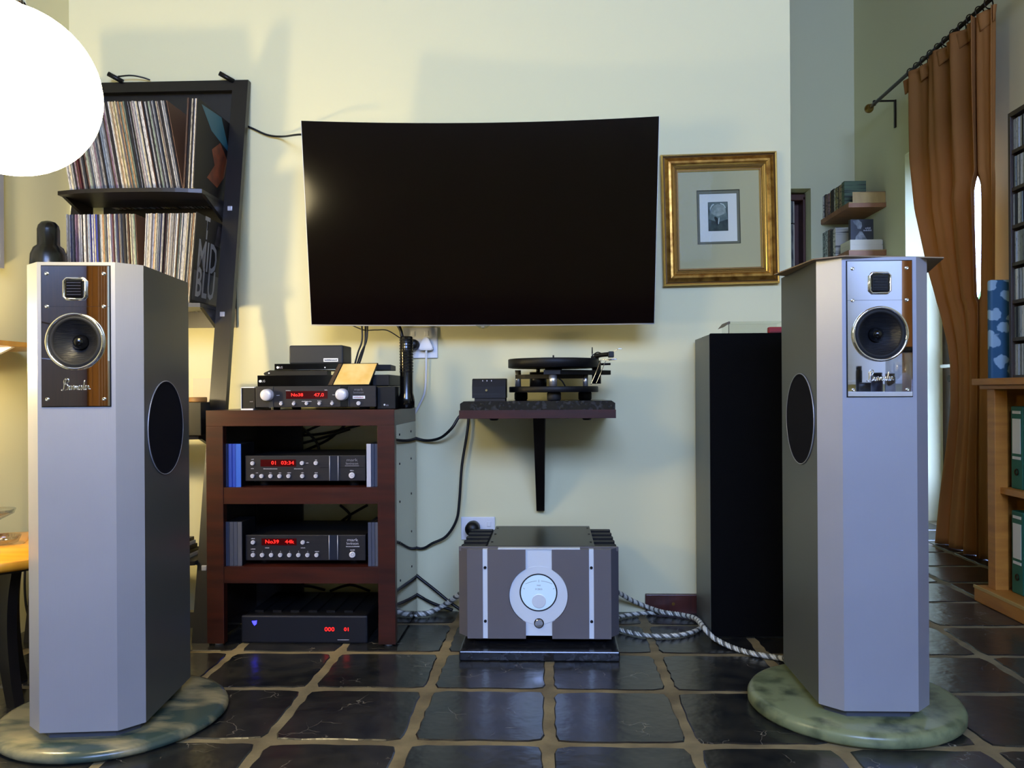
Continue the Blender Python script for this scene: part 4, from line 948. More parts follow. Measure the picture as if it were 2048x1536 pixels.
# ------------------------------------------------------------------ power amplifier on granite
sl = atZ(1078, 1323, 0); AY = 2.625
gx0, gx1 = atY(918, 1312, sl.y).x, atY(1240, 1312, sl.y).x; gh = atY(1078, 1303, sl.y).z
gp = thing('granite_plinth', 'black granite slab on the floor under the silver amplifier', 'slab', ((gx0+gx1)/2, sl.y+0.25, 0))
b = nb(); abox(b, gx0, gx1, sl.y, 3.07, 0.0, gh, 0.004); mk('slab', b, GRANITE, gp)
am = thing('mono_amplifier', 'grey and silver power amplifier with round dial on the granite slab', 'amplifier', (atY(1078, 1280, AY).x, AY+0.22, gh))
x0, x1, z0, z1 = prect(934, 1222, 1098, 1276, AY)
ox0, ox1 = atY(918, 1180, AY+0.025).x, atY(1237.5, 1180, AY+0.025).x
zq0, zq1 = z0, z1
lx0, lx1 = atY(1051.5, 1180, AY).x, atY(1104, 1180, AY).x; sx = lambda px: atY(px, 1180, AY).x
# backing chassis
BX('chassis', BLACKM, am, ox0+0.05, ox1-0.05, AY+0.02, 3.05, gh+0.02, z1-0.01)
# centre panel
cz = atY(1077, 1190.5, AY); Rr = 58.5*AY/F
BX('centre_panel', AMPSIL, am, lx0-0.01, lx1+0.01, AY-0.001, AY+0.02, z0+0.008, z1)
b = nb(); alathe(b, [(0, AY+0.018), (Rr, AY+0.018), (Rr, AY-0.0018), (Rr-0.001, AY-0.0028), (0, AY-0.0028)], (cz.x, 0, cz.z), 'Y', 64, smooth=False); dd = mk('dial_boss', b, AMPSIL, am)
rd = 36.5*AY/F
zd_ = atY(1077, 1184.5, AY).z
b = nb(); atube(b, [(cz.x+rd*math.cos(2*PI*i/64), AY-0.0032, zd_+rd*math.sin(2*PI*i/64)) for i in range(64)], 0.0022, 8, closed=True); mk('dial_ring', b, GREYBOX, dd)
b = nb(); alathe(b, [(0, AY-0.0030), (rd-0.001, AY-0.0030), (rd-0.001, AY-0.0036), (0, AY-0.0036)], (cz.x, 0, zd_), 'Y', 64, smooth=False); mk('dial_face', b, DIAL, dd)
kc = atY(1078, 1201.5, AY); b = nb(); alathe(b, [(14*AY/F, AY-0.0034), (14*AY/F, AY-0.0055), (13*AY/F, AY-0.006), (0, AY-0.006)], (kc.x, 0, kc.z), 'Y', 40, smooth=False); mk('needle_cover', b, AMPSIL, dd)
b = nb(); ra = 62*AY/F; az = kc.z-0.035
for a0, a1 in ((64, 86), (94, 116)):
    atube(b, [(kc.x+ra*math.cos(rad(a0+(a1-a0)*i/8)), AY-0.004, az+ra*math.sin(rad(a0+(a1-a0)*i/8))) for i in range(9)], 0.0004, 4)
mk('dial_scale', b, GREYBOX, dd)
b = nb(); s0 = atY(1077.5, 1159, AY).z; s1 = atY(1077.5, 1164, AY).z; abox(b, kc.x-0.0004, kc.x+0.0004, AY-0.0042, AY-0.0036, s1, s0)
for sgn in (-1, 1): atube(b, [(kc.x+sgn*0.046, AY-0.004, zd_+0.011), (kc.x+sgn*0.050, AY-0.004, zd_+0.0145)], 0.0005, 4)
mk('dial_tick', b, GREYBOX, dd)
PTXT('dial_lettering', 'PASS', GREYPR, dd, 1077.5, 1171, AY-0.0038, 2.6); PTXT('dial_lettering', 'X 250.5', GREYPR, dd, 1077.5, 1178.5, AY-0.0038, 3.2)
pbn = atY(1078, 1246, AY); rb = 8.6*AY/F
b = nb(); alathe(b, [(rb*1.16, AY-0.001), (rb*1.16, AY-0.0036), (0, AY-0.0036)], (pbn.x, 0, pbn.z), 'Y', 32, smooth=False); pw_ = mk('power_button', b, BLACK, am)
b = nb(); alathe(b, [(rb, AY-0.002), (rb, AY-0.0075), (rb*0.9, AY-0.0085), (0, AY-0.0085)], (pbn.x, 0, pbn.z), 'Y', 32, smooth=False); mk('button_cap', b, CHROME, pw_)
# grey front panels, notched round the dial
def notch(sgn):
    edge = lx0 if sgn < 0 else lx1
    pts = []; xo = (sx(935), sx(966)) if sgn < 0 else (sx(1222), sx(1187.5))
    Rn = Rr+0.0012; dx = abs(edge-cz.x); dzn = math.sqrt(max(0, Rn*Rn-dx*dx))
    a = math.atan2(dzn, dx); n = 20; arc = []
    for i in range(n+1):
        q_ = a-2*a*i/n; arc.append((cz.x+sgn*Rn*math.cos(q_), cz.z+Rn*math.sin(q_)))
    inner = sx(975.5) if sgn < 0 else sx(1178)
    poly = [(inner, z0), (inner, z1), (edge, z1)]+arc+[(edge, z0)]
    b = nb(); aprism(b, poly, AY-0.009, AY+0.012, 'Y'); mk('front_panel', b, AMPGREY, am)
    b = nb(); aprism(b, [(xo[0], z0), (xo[0], z1), (xo[1], z1), (xo[1], z0)], AY-0.009, AY+0.012, 'Y'); mk('outer_panel', b, AMPGREY, am)
    xs_ = sorted((inner, xo[1])); st = BX('silver_strip', AMPSIL, am, xs_[0], xs_[1], AY-0.006, AY+0.012, z0, z1)
    for py in (1134.5, 1241.5):
        zz = atY(1078, py, AY).z; xx = (xs_[0]+xs_[1])/2; b = nb(); alathe(b, [(0.0048, AY-0.0062), (0.0048, AY-0.009), (0.0026, AY-0.0095), (0.0022, AY-0.0075), (0, AY-0.0075)], (xx, 0, zz), 'Y', 18); mk('bolt', b, BLACK, st)
    # angled side cheek
    xc = ox0 if sgn < 0 else ox1
    b = nb(); aprism(b, [(xo[0], AY-0.008), (xc, AY+0.028), (xc, AY+0.036), (xo[0], AY+0.004)], z0+0.006, z1+0.001, 'Z'); mk('cheek', b, M('cheek_grey', (104, 102, 108), 0.45, 0.3) if 'cheek_grey' not in MATS else MATS['cheek_grey'], am)
notch(-1); notch(1)
BX('top_edge', AMPSIL, am, atY(996, 1097, AY).x, atY(1160, 1097, AY).x, AY-0.006, AY+0.02, z1, z1+0.003)
BX('top_edge_rear', AMPGREY, am, ox0+0.002, ox1-0.002, AY+0.018, AY+0.032, z1-0.01, z1+0.003)
# top cover and heat sink fins
BX('top_cover', M('black_top_cover', (18, 19, 19), 0.35, spec=0.4), am, sx(974), sx(1191), AY+0.03, 3.05, z1-0.012, z1+0.004, 0.002)
for x in (sx(980), sx(1185)):
    for y in (AY+0.10, AY+0.25, 3.0): b = nb(); acyl(b, (x, y, z1+0.003), (x, y, z1+0.006), 0.004, n=10); mk('cover_screw', b, BLACK, am)
nf = 15
for sgn in (-1, 1):
    for i in range(nf):
        y = AY+0.045+i*(3.05-AY-0.06)/nf; e = ox0+0.004 if sgn < 0 else ox1-0.004
        inn = ox0+0.085 if sgn < 0 else ox1-0.085
        st = 0.010 if i % 3 == 0 else 0.0
        xs_ = sorted((e+sgn*-0.5*st, inn)); BX('heat_sink_fin', BLACKM, am, xs_[0], xs_[1], y, y+0.011, gh+0.03, z1+0.001-0.002*(i % 3))
# skids to the slab
for sgn in (-1, 1):
    xx = sx(960) if sgn < 0 else sx(1197)
    for y in (AY+0.06, 2.98): b = nb(); alathe(b, [(0, 0), (0.022, 0), (0.026, 0.004), (0.026, z0-gh+0.022), (0, z0-gh+0.022)], (xx, y, gh), 'Z', 20); mk('foot', b, RUBBER, am)

# ------------------------------------------------------------------ sockets and leads on the back wall
def socket(name, label, px0, px1, py0, py1, holes):
    x0, x1, z0, z1 = prect(px0, px1, py0, py1, WALL-0.01)
    t = thing(name, label, 'socket', ((x0+x1)/2, WALL, (z0+z1)/2)); pl_ = BX('plate', WHITE, t, x0, x1, WALL-0.010, WALL, z0, z1, 0.003)
    for px, py in holes:
        p = atY(px, py, WALL-0.011); b = nb(); abox(b, p.x-0.008, p.x+0.008, WALL-0.0135, WALL-0.009, p.z-0.010, p.z+0.010, 0.002); mk('switch', b, WHITE, pl_)
socket('wall_socket', 'white double wall socket under the television corner', 806, 875, 655, 716.5, [(826, 668), (853, 667)])
socket('wall_socket', 'white wall socket half hidden behind the silver amplifier', 922, 990, 1034, 1080, [(978, 1048)])
p = atY(852.5, 690, WALL-0.03); b = nb()
aprism(b, [(p.x+dx, p.z+dz) for dx, dz in ((-0.024, -0.020), (-0.027, -0.012), (-0.012, 0.022), (-0.006, 0.030), (0.006, 0.030), (0.012, 0.022), (0.027, -0.012), (0.024, -0.020))], WALL-0.042, WALL-0.010, 'Y')
bmesh.ops.bevel(b, geom=b.edges[:], offset=0.003, segments=2, affect='EDGES'); tp = thing('power_plug', 'white triangular power plug in the wall socket', 'plug', (p.x, WALL-0.03, p.z)); mk('body', b, WHITE, tp)
b = nb(); atube(b, catmull([atY(852.5, 700, WALL-0.03), atY(852, 745, WALL-0.03), atY(849, 785, WALL-0.03), atY(838, 811, WALL-0.014), atY(828, 830, WALL-0.013)], 8), 0.0042, 8); mk('lead', b, WHITE, tp)
p = atY(828, 689, WALL-0.03); b = nb(); alathe(b, [(0, -0.03), (0.015, -0.03), (0.019, -0.022), (0.020, 0.0), (0.019, 0.02), (0, 0.02)], (p.x, WALL-0.03, p.z), 'Y', 24)
tp = thing('power_plug', 'black power plug in the wall socket behind the torch', 'plug', (p.x, WALL-0.03, p.z)); mk('body', b, BLACK, tp)
b = nb(); atube(b, catmull([atY(826, 697, WALL-0.05), atY(818, 740, WALL-0.05), atY(815, 790, WALL-0.016), atY(812, 830, WALL-0.013)], 8), 0.004, 8); mk('lead', b, CABLEB, tp)
p = atY(946, 1056, WALL-0.04); b = nb(); alathe(b, [(0, -0.045), (0.022, -0.045), (0.028, -0.03), (0.028, 0.0), (0.024, 0.03), (0, 0.03)], (p.x, WALL-0.04, p.z), 'Y', 24)
tp = thing('power_plug', 'black power plug in the socket behind the silver amplifier', 'plug', (p.x, WALL-0.04, p.z)); mk('body', b, BLACK, tp)
cable('cable', 'flat black lead running from the bookcase to the television', [atY(482, 247, 3.125), atY(505, 257, 3.122), atY(535, 270, 3.12), atY(565, 273, 3.10), atY(601, 269, 2.98), atY(640, 272, 2.95)], 0.004)
for i, pts in enumerate((((723, 640), (724, 680), (716, 705), (708, 735)), ((735, 640), (733, 680), (722, 706), (712, 735)), ((731, 640), (730, 684), (726, 704), (716, 735)))):
    cable('cable', ['thin black lead hanging from the television, first of three', 'thin black lead hanging from the television, loosest of three', 'thin black lead hanging from the television, middle of three'][i], [atY(px, py, 2.99+0.01*i) for px, py in pts], 0.0034, group='leads below the television')
cable('cable', 'thick black lead dropping from the television behind the torch', [atY(785, 640, 3.04), atY(797, 652, 3.035), atY(803, 668, 3.03), atY(806, 700, 3.04), atY(806, 800, 3.06)], 0.007)
cable('cable', 'thin black lead looping between the television cables and the torch', [atY(705, 651, 3.0), atY(728, 660, 3.0), atY(752, 660, 3.0), atY(775, 661, 3.0), atY(800, 676, 3.02)], 0.002)
cable('cable', 'black cable sagging from the wall shelf to the rack', [atY(935, 818, 3.07), atY(918, 834, 3.06), atY(903, 857, 3.05), atY(880, 876, 3.08), atY(850, 881, 3.11), atY(820, 872, 3.116), atY(790, 860, 3.118)], 0.0055)
cable('cable', 'long black cable dropping from the wall shelf to the rack', [atY(938, 812, 3.10), atY(935, 860, 3.09), atY(924, 930, 3.09), atY(919, 1000, 3.09), atY(913, 1040, 3.09), atY(893, 1072, 3.095), atY(866, 1086, 3.10), atY(840, 1097, 3.112), atY(800, 1080, 3.118)], 0.0052)
cable('cable', 'black cable slanting from the rack down to the silver cable', [atY(820, 1140, 3.118), atY(842, 1158, 3.115), atY(870, 1180, 3.10), atY(898, 1203, 3.09), atY(925, 1222, 3.08)], 0.006)
cable('cable', 'short black cable leaving the rack foot along the wall', [atY(820, 1180, 3.118), atY(842, 1194, 3.115), atY(860, 1204, 3.10), atY(880, 1212, 3.09), atY(905, 1220, 3.08)], 0.006)
braid('braided_cable', 'silver braided cable between the rack and the amplifier', [atZ(830, 1229, 0.012), atZ(856, 1226, 0.014), atY(880, 1215, 3.09), atY(900, 1203, 3.07), atY(920, 1188, 3.03), atY(935, 1180, 3.0)], 0.010)
braid('braided_cable', 'silver braided cable running over the floor to the card-topped loudspeaker',
      [atY(1225, 1178, 2.98), atY(1242, 1188, 3.03), atY(1268, 1203, 3.08), atY(1295, 1214, 3.10), atZ(1325, 1224, 0.03), atZ(1365, 1230, 0.034), atZ(1392, 1238, 0.045), atZ(1408, 1256, 0.05), atZ(1428, 1276, 0.025), atZ(1465, 1295, 0.010), atZ(1510, 1308, 0.010), atZ(1560, 1316, 0.012), atY(1600, 1322, 2.42)], 0.0085)
braid('braided_cable', 'silver braided cable coiled in a loop beside the amplifier',
      [atZ(1225, 1238, 0.012), atZ(1250, 1231, 0.010), atZ(1295, 1226, 0.010), atZ(1345, 1228, 0.010), atZ(1385, 1235, 0.010), atZ(1402, 1246, 0.010), atZ(1396, 1259, 0.010), atZ(1365, 1269, 0.010), atZ(1320, 1272, 0.010), atZ(1280, 1269, 0.010), atZ(1245, 1261, 0.010), atZ(1225, 1256, 0.010)], 0.0075)

# ------------------------------------------------------------------ gilt picture
q = [atY(1324, 572, WALL-0.03), atY(1557, 565.5, WALL-0.03), atY(1558, 301, WALL-0.03), atY(1325, 308.5, WALL-0.03)]
pc = (q[0]+q[1]+q[2]+q[3])/4; pwid = ((q[1]-q[0]).length+(q[2]-q[3]).length)/2; phei = ((q[3]-q[0]).length+(q[2]-q[1]).length)/2
ang = math.atan2((q[1]-q[0]).z, (q[1]-q[0]).x)
pf = thing('framed_picture', 'small engraving in a broad gilt frame on the cream wall', 'picture', (pc.x, WALL, pc.z), 0, local=True); pf.rotation_euler = (0, -ang, 0)
hw, hh = pwid/2, phei/2
prof = [(0, -0.004), (0, -0.024), (0.004, -0.030), (0.008, -0.028), (0.010, -0.024), (0.014, -0.025), (0.020, -0.028), (0.028, -0.033), (0.036, -0.034), (0.042, -0.031), (0.046, -0.024), (0.049, -0.022), (0.052, -0.024), (0.055, -0.021), (0.058, -0.022), (0.061, -0.018), (0.064, -0.018), (0.066, -0.012), (0.066, -0.004)]
corners = [(-1, -1), (1, -1), (1, 1), (-1, 1)]
for i in range(4):
    (ax, az_), (bx_, bz_) = corners[i], corners[(i+1) % 4]
    b = nb(); A = []; B = []
    for inn, y in prof:
        A.append(b.verts.new((ax*(hw-inn), y, az_*(hh-inn)))); B.append(b.verts.new((bx_*(hw-inn), y, bz_*(hh-inn))))
    for j in range(len(prof)-1):
        f = b.faces.new((A[j], A[j+1], B[j+1], B[j])); f.material_index = 1 if j in (1, 2, 9, 10, 12, 14, 16) else 2 if j in (3, 4, 11, 13, 15) else 0
    b.faces.new((A[-1], A[0], B[0], B[-1]))
    mk('moulding', b, [GOLD, GOLDB, GOLDD], pf)
hi_, hj = hw-0.064, hh-0.064
sxy = pwid/233.0       # metres per photo pixel on the picture
def ppx(px, py): return ((px-1441)*sxy, (437-py)*sxy)
iw0, iz0 = ppx(1397, 486); iw1, iz1 = ppx(1482.5, 377.5)
def frame_card(name, mat, ow0, ow1, oz0, oz1, a0, a1, c0, c1, y0, y1):
    b = nb(); abox(b, ow0, a0, y0, y1, oz0, oz1); abox(b, a1, ow1, y0, y1, oz0, oz1); abox(b, a0, a1, y0, y1, oz0, c0); abox(b, a0, a1, y0, y1, c1, oz1); return mk(name, b, mat, pf)
frame_card('mount', MAT_CARD, -hi_, hi_, -hj, hj, iw0, iw1, iz0, iz1, -0.0105, -0.009)
frame_card('mount_line', M('olive_line', (62, 58, 36), 0.8), iw0-0.0012, iw1+0.0012, iz0-0.0012, iz1+0.0012, iw0+0.001, iw1-0.001, iz0+0.001, iz1-0.001, -0.0108, -0.0085)
jw0, jz0 = ppx(1402, 481.5); jw1, jz1 = ppx(1477, 384.5)
frame_card('inner_mount', MAT_DARK, iw0, iw1, iz0, iz1, jw0, jw1, jz0, jz1, -0.0085, -0.007)
BX('paper', PAPER, pf, iw0, iw1, -0.007, -0.006, iz0, iz1)
e0, ez0 = ppx(1419, 460); e1, ez1 = ppx(1459, 401)
pr = BX('engraving', M('green_black_ink', (62, 74, 66), 0.8, col2=(36, 46, 40), vscale=40), pf, e0, e1, -0.0075, -0.0068, ez0, ez1)
ew, eh = e1-e0, ez1-ez0
def ep(u, v): return (e0+u*ew, ez0+v*eh)
def eprint(pts, mat, d):
    b = nb(); b.faces.new([b.verts.new((*[ep(u, v)[0]], d, ep(u, v)[1])) for u, v in pts]); mk('engraved_tone', b, mat, pr)
eprint([(.0, .42), (.1, .70), (.0, .98), (1, .98), (.92, .72), (.98, .40), (.5, .30)], M('ink_grey', (104, 116, 108), 0.8, col2=(84, 98, 90), vscale=60), -0.0077)
eprint([(.14, .62), (.18, .78), (.30, .88), (.5, .93), (.72, .88), (.86, .78), (.90, .62), (.72, .56), (.5, .50), (.32, .54)], M('ink_pale', (150, 158, 146), 0.8, col2=(120, 130, 120), vscale=70), -0.0079)
for pts in ([(.10, .70), (.15, .78), (.22, .86), (.32, .91), (.30, .94), (.18, .90), (.09, .78)], [(.60, .93), (.76, .88), (.86, .78), (.90, .80), (.80, .92), (.64, .96)]):
    eprint(pts, M('ink_white', (176, 184, 172), 0.8) if 'ink_white' not in MATS else MATS['ink_white'], -0.0081)
eprint([(.50, .22), (.54, .26), (.57, .42), (.55, .48), (.51, .40), (.49, .28)], MATS['ink_white'], -0.0081)
eprint([(.44, .20), (.50, .20), (.49, .40), (.46, .46), (.34, .50), (.30, .46)], M('ink_black', (26, 34, 30), 0.8), -0.0080)
BX('glass', GLASSP, pf, -hi_, hi_, -0.0135, -0.0125, -hj, hj)

# ------------------------------------------------------------------ black loudspeaker against the wall
BY = atZ(1480, 1276, 0).y
x0 = atY(1421, 900, BY).x; zt2 = atY(1500, 666, BY).z
bs = thing('black_loudspeaker', 'tall grey-sided loudspeaker with black cloth front by the wall', 'loudspeaker', (x0+0.15, BY+0.15, 0))
bw_ = 0.34; b = nb(); xL = x0
aprism(b, [(xL, BY+0.012), (xL+bw_, BY+0.012), (xL+bw_, WALL-0.03), (xL+0.001, WALL-0.03)], 0.0, zt2-0.004, 'Z')
mk('cabinet', b, M('graphite_side', (96, 100, 100), 0.45, 0.15), bs)
BX('grille', BLACKFELT, bs, xL+0.0005, xL+bw_-0.0005, BY, BY+0.013, 0.004, zt2, 0.003)
BX('top_plate', BLACKM, bs, xL+0.01, xL+bw_-0.01, BY+0.02, WALL-0.12, zt2-0.006, zt2)
# acrylic box and red box on it
x0a, x1a, z0a, z1a = prect(1457, 1571, 642.5, 666, BY+0.05)
t = thing('acrylic_cover', 'clear acrylic cover with brown corner on the black loudspeaker', 'cover', ((x0a+x1a)/2, BY+0.1, zt2))
b = nb()
for yy in (BY+0.05, BY+0.16): abox(b, x0a, x1a, yy, yy+0.002, zt2, z1a)
abox(b, x0a, x1a, BY+0.05, BY+0.162, z1a-0.002, z1a); mk('shell', b, ACRYL, t)
b = nb(); c0 = atY(1448, 654, BY+0.05); c1 = atY(1459.5, 643, BY+0.05); aprism(b, [(c0.x, c0.z), (c1.x-0.004, c1.z), (c1.x+0.001, c1.z), (c1.x+0.001, c1.z-0.008), (c1.x-0.004, c1.z-0.008)], BY+0.048, BY+0.16, 'Y'); mk('corner_wedge', b, M('brown_edge', (86, 70, 40), 0.5), t)
BX('post', MATS['brown_edge'], t, x0a, x0a+0.002, BY+0.049, BY+0.052, zt2, z1a)
x0a, x1a, z0a, z1a = prect(1538, 1585, 653.5, 666, BY+0.02)
t = thing('red_box', 'small red box with rounded corners on the black loudspeaker', 'box', ((x0a+x1a)/2, BY+0.05, zt2)); BX('body', REDM, t, x0a, x1a, BY+0.02, BY+0.047, zt2, z1a, 0.004); BX('band', M('dark_red', (110, 18, 24), 0.5), t, x0a+0.004, x1a-0.004, BY+0.0195, BY+0.03, zt2+0.002, zt2+0.006)

# ------------------------------------------------------------------ alcove: niche, corner shelves, books
b = nb(); nY = YF+0.14; nx0, nx1 = n0+0.02, atY(1603.5, 450, nY+0.08).x; nzz = nz1-0.012
nc = thing('niche_cupboard', 'red-brown wooden cupboard set in the wall niche', 'cupboard', ((n0+nx1)/2, YF+0.2, nz0))
BX('back', NICHEWOOD, nc, n0+0.002, nx1+0.002, YF+0.239, YF+0.249, nz0, nzz, 0); BX('top', NICHEWOOD, nc, n0+0.002, nx1, YF+0.12, YF+0.24, nzz-0.05, nzz, 0.006); BX('side', NICHEWOOD, nc, nx1-0.02, nx1, YF+0.12, YF+0.24, nz0, nzz-0.02, 0.004)
for i, (pp0, pp1, cc_, nm) in enumerate(((402, 446, (110, 116, 108), 'grey-green'), (448, 520, (126, 128, 118), 'pale grey'))):
    xx1 = atY(1588, 450, YF+0.12).x; zz1, zz0 = atY(1588, pp0, YF+0.12).z, atY(1588, pp1, YF+0.12).z
    if i == 1: zz0 = nz0+0.0005
    t = thing('book', nm+' book standing in the wall niche', 'book', (xx1-0.05, YF+0.17, zz0)); BX('spine_block', M('nb%d' % i, cc_, 0.7, col2=tuple(v*0.5 for v in cc_), vscale=60, stretch=(1, 1, 0.2)), t, n0+0.004, xx1, YF+0.12, YF+0.23, zz0, zz1, 0.002)
    BX('end_spine', CREAM, t, xx1-0.004, xx1+0.002, YF+0.119, YF+0.20, zz0, zz1-0.004)
sx0, sy0 = atY(1697, 415, 5.632).x, 5.632
for nm_, pyb, th, lab in (('corner_shelf', 414.5, 0.036, 'upper small wooden corner shelf holding a book row and a pale block'), ('corner_shelf', 511, 0.040, 'lower small wooden corner shelf holding a black-covered book')):
    zb_ = atY(1730, pyb, sy0).z
    t = thing(nm_, lab, 'shelf', ((sx0+XR)/2, YF-0.25, zb_), 0, 'corner shelves in the alcove'); BX('board', BEECH, t, sx0, XR, sy0, YF, zb_, zb_+th, 0.002)
    BX('edge_strip', PALEWOOD, t, sx0+0.004, XR-0.004, sy0-0.003, sy0+0.002, zb_+th-0.006, zb_+th-0.001)
    if pyb < 450: zs1 = zb_+th
    else: zs2 = zb_+th
# pale block at the front of the upper shelf
t = thing('wooden_block', 'pale yellow wooden block at the front of the upper corner shelf', 'block', (2.18, sy0+0.05, zs1)); zz = atY(1730, 384, sy0+0.01).z
b = nb(); aprism(b, [(sx0+0.03, sy0+0.006), (XR-0.002, sy0+0.006), (XR-0.002, sy0+0.09), (sx0+0.075, sy0+0.09)], zs1, zz, 'Z'); mk('body', b, PALEWOOD, t)
BX('top_line', BRONZECAP, t, sx0+0.08, XR-0.002, sy0+0.004, sy0+0.02, zz-0.003, zz+0.001)
def book(x0, x1, y0, y1, z0, z1, col, label, group, mat=None):
    t = thing('book', label, 'book', ((x0+x1)/2, (y0+y1)/2, z0), 0, group)
    o = BX('cover', mat or SPINE, t, x0, x1, y0, y1, z0, z1, 0.0015); o.color = lin(col)
    if (x1-x0) > (y1-y0): BX('pages', PAPER, t, x0+0.002, x1+0.0006, y0+0.003, y1-0.003, z0+0.003, z1-0.003)
    else: BX('pages', PAPER, t, x0+0.003, x1-0.003, y0+0.003, y1-0.003, z0+0.003, z1+0.0006)
    return t
ups = [((206, 200, 186), 'cream-spined book'), ((44, 28, 24), 'dark brown book'), ((140, 108, 96), 'thick mauve-brown book'), ((176, 142, 96), 'tan book'), ((40, 26, 16), 'near-black book'), ((190, 184, 160), 'pale mottled book'), ((150, 134, 76), 'olive-gold book'), ((96, 84, 50), 'moss-brown book'), ((166, 142, 104), 'light brown book'), ((92, 108, 80), 'green-covered book facing out')]
yy = YF-0.004; tot = YF-sy0-0.12; wts = [.4, .6, 1.2, .5, 1.2, .6, .7, .5, 1.0, .9]; sw = sum(wts); hb = atY(1700, 368, 5.85).z
for (col, nm_), wt in zip(ups, wts):
    y0 = yy-tot*wt/sw; xx0 = sx0+0.012+random.uniform(0, .01)
    bk = book(xx0, xx0+0.15, y0+0.0006, yy-0.0006, zs1, hb-random.uniform(0, 0.012), col, nm_+' on the upper corner shelf', 'books on the upper corner shelf'); yy = y0
los = [((150, 162, 156), 'grey-green speckled book'), ((190, 196, 186), 'white-green book'), ((110, 92, 78), 'brown book'), ((60, 62, 58), 'dark grey book'), ((214, 206, 186), 'white book with dark lettering')]
yy = YF-0.004; hb2 = atY(1680, 449, 5.9).z
for col, nm_ in los:
    y0 = yy-0.056; book(sx0+0.012, sx0+0.16, y0+.0006, yy-.0006, zs2, hb2-random.uniform(0, 0.02), col, nm_+' on the lower corner shelf', 'books on the lower corner shelf'); yy = y0
# two flat books with a black book on them
fz = [zs2, atY(1730, 489, 5.66).z, atY(1730, 479, 5.66).z]
for i, nm_ in enumerate(('white book lying flat on the lower corner shelf', 'cream book lying flat on top of another under the black book')):
    t = thing('book', nm_, 'book', (2.15, 5.75, fz[i]), 0, 'flat books on the lower corner shelf')
    z0_, z1_ = fz[i], fz[i+1]; BX('cover', CREAM, t, sx0+0.02, XR-0.015-0.004*i, 5.66, 5.85, z0_, z1_, 0.001); BX('pages', PAPER, t, sx0+0.024, XR-0.012, 5.664, 5.846, z0_+0.003, z1_-0.003)
x0b, x1b, z0b, z1b = prect(1701, 1747, 438.5, 479, 5.70)
t = thing('book', 'black book with white sleeve figure on its cover, standing on flat books', 'book', ((x0b+x1b)/2, 5.72, fz[2]), 0, 'flat books on the lower corner shelf')
BX('cover', M('black_cover', (34, 34, 34), 0.5), t, x0b, x1b, 5.70, 5.74, fz[2], z1b, 0.001)
def bcov(pts, mat): 
    b = nb(); b.faces.new([b.verts.new((x0b+(x1b-x0b)*u, 5.6985, fz[2]+(z1b-fz[2])*v)) for u, v in pts]); mk('cover_print', b, mat, t)
GP = M('cover_grey_photo', (150, 152, 150), 0.6, col2=(96, 98, 98), vscale=30)
bcov([(.10, .92), (.34, .98), (.48, .85), (.50, .68), (.44, .54), (.30, .56), (.26, .70), (.16, .78)], GP); bcov([(.40, .44), (.50, .42), (.72, .05), (.62, .02), (.20, .03), (.22, .18), (.34, .34)], GP)
marks(t, 1736, 456, 11, 3.4, 5.698, PRINT, 'cover_lettering'); marks(t, 1735, 460.5, 16, 3.4, 5.698, PRINT, 'cover_lettering')

# ------------------------------------------------------------------ curtain, rod
RX = 2.13
fa = atX(1738, 217, RX); rz_ = fa.z
rd_ = thing('curtain_rod', 'dark bronze curtain rod with brass ball end over the garden door', 'curtain rod', (RX, 4.6, rz_))
b = nb(); acyl(b, (RX, 3.5, rz_), (RX, fa.y-0.03, rz_), 0.011, n=14); mk('pole', b, IRON, rd_)
b = nb(); bmesh.ops.create_uvsphere(b, u_segments=20, v_segments=14, radius=0.030, matrix=Matrix.Translation((RX, fa.y, rz_))); mk('finial', b, BRASS, rd_, smooth=True)
b = nb(); acyl(b, (RX, fa.y-0.045, rz_), (RX, fa.y-0.02, rz_), 0.017, n=14); mk('collar', b, BRASS, rd_)
for y in (fa.y-0.09, 3.72):
    b = nb(); abox(b, RX-0.006, XR, y-0.006, y+0.006, rz_+0.012, rz_+0.022); abox(b, XR-0.010, XR, y-0.010, y+0.010, rz_-0.16, rz_+0.022); abox(b, RX-0.008, RX+0.008, y-0.008, y+0.008, rz_-0.012, rz_+0.02); mk('bracket', b, IRON, rd_)
nr = 11
ct = thing('curtain', 'ochre brown curtain hanging beside the garden door', 'curtain', (RX, 4.4, 0.0))
ytop0, ytop1 = atX(1815, 165, RX).y, atX(1987, 10, RX).y
for i in range(nr):
    y = ytop1+(ytop0-ytop1)*(i+0.5)/nr; b = nb(); atube(b, [(RX+0.024*math.cos(2*PI*j/20), y+0.006*math.cos(2*PI*j/20), rz_+0.006-0.016+0.026*math.sin(2*PI*j/20)) for j in range(20)], 0.0032, 6, closed=True); mk('ring', b, IRON, ct)
keyL = [(165, 1813), (330, 1814), (420, 1822), (540, 1850), (620, 1876), (690, 1897), (730, 1904), (820, 1907), (900, 1898), (1000, 1884), (1100, 1872)]
def interp(keys, v):
    for (a, p), (c, q_) in zip(keys, keys[1:]):
        if v <= c:
            t_ = max(0, min(1, (v-a)/(c-a))); t_ = t_*t_*(3-2*t_) if False else t_; return p+(q_-p)*t_
    return keys[-1][1]
kz = [(atX(px, py, RX).z, atX(px, py, RX).y) for py, px in keyL][::-1]
zbot, ztop = 0.004, rz_-0.035
ysp = atX(1958, 470, RX).y; gz1_, gz0_ = atX(1958, 352, RX).z, atX(1960, 600, RX).z
b = nb()
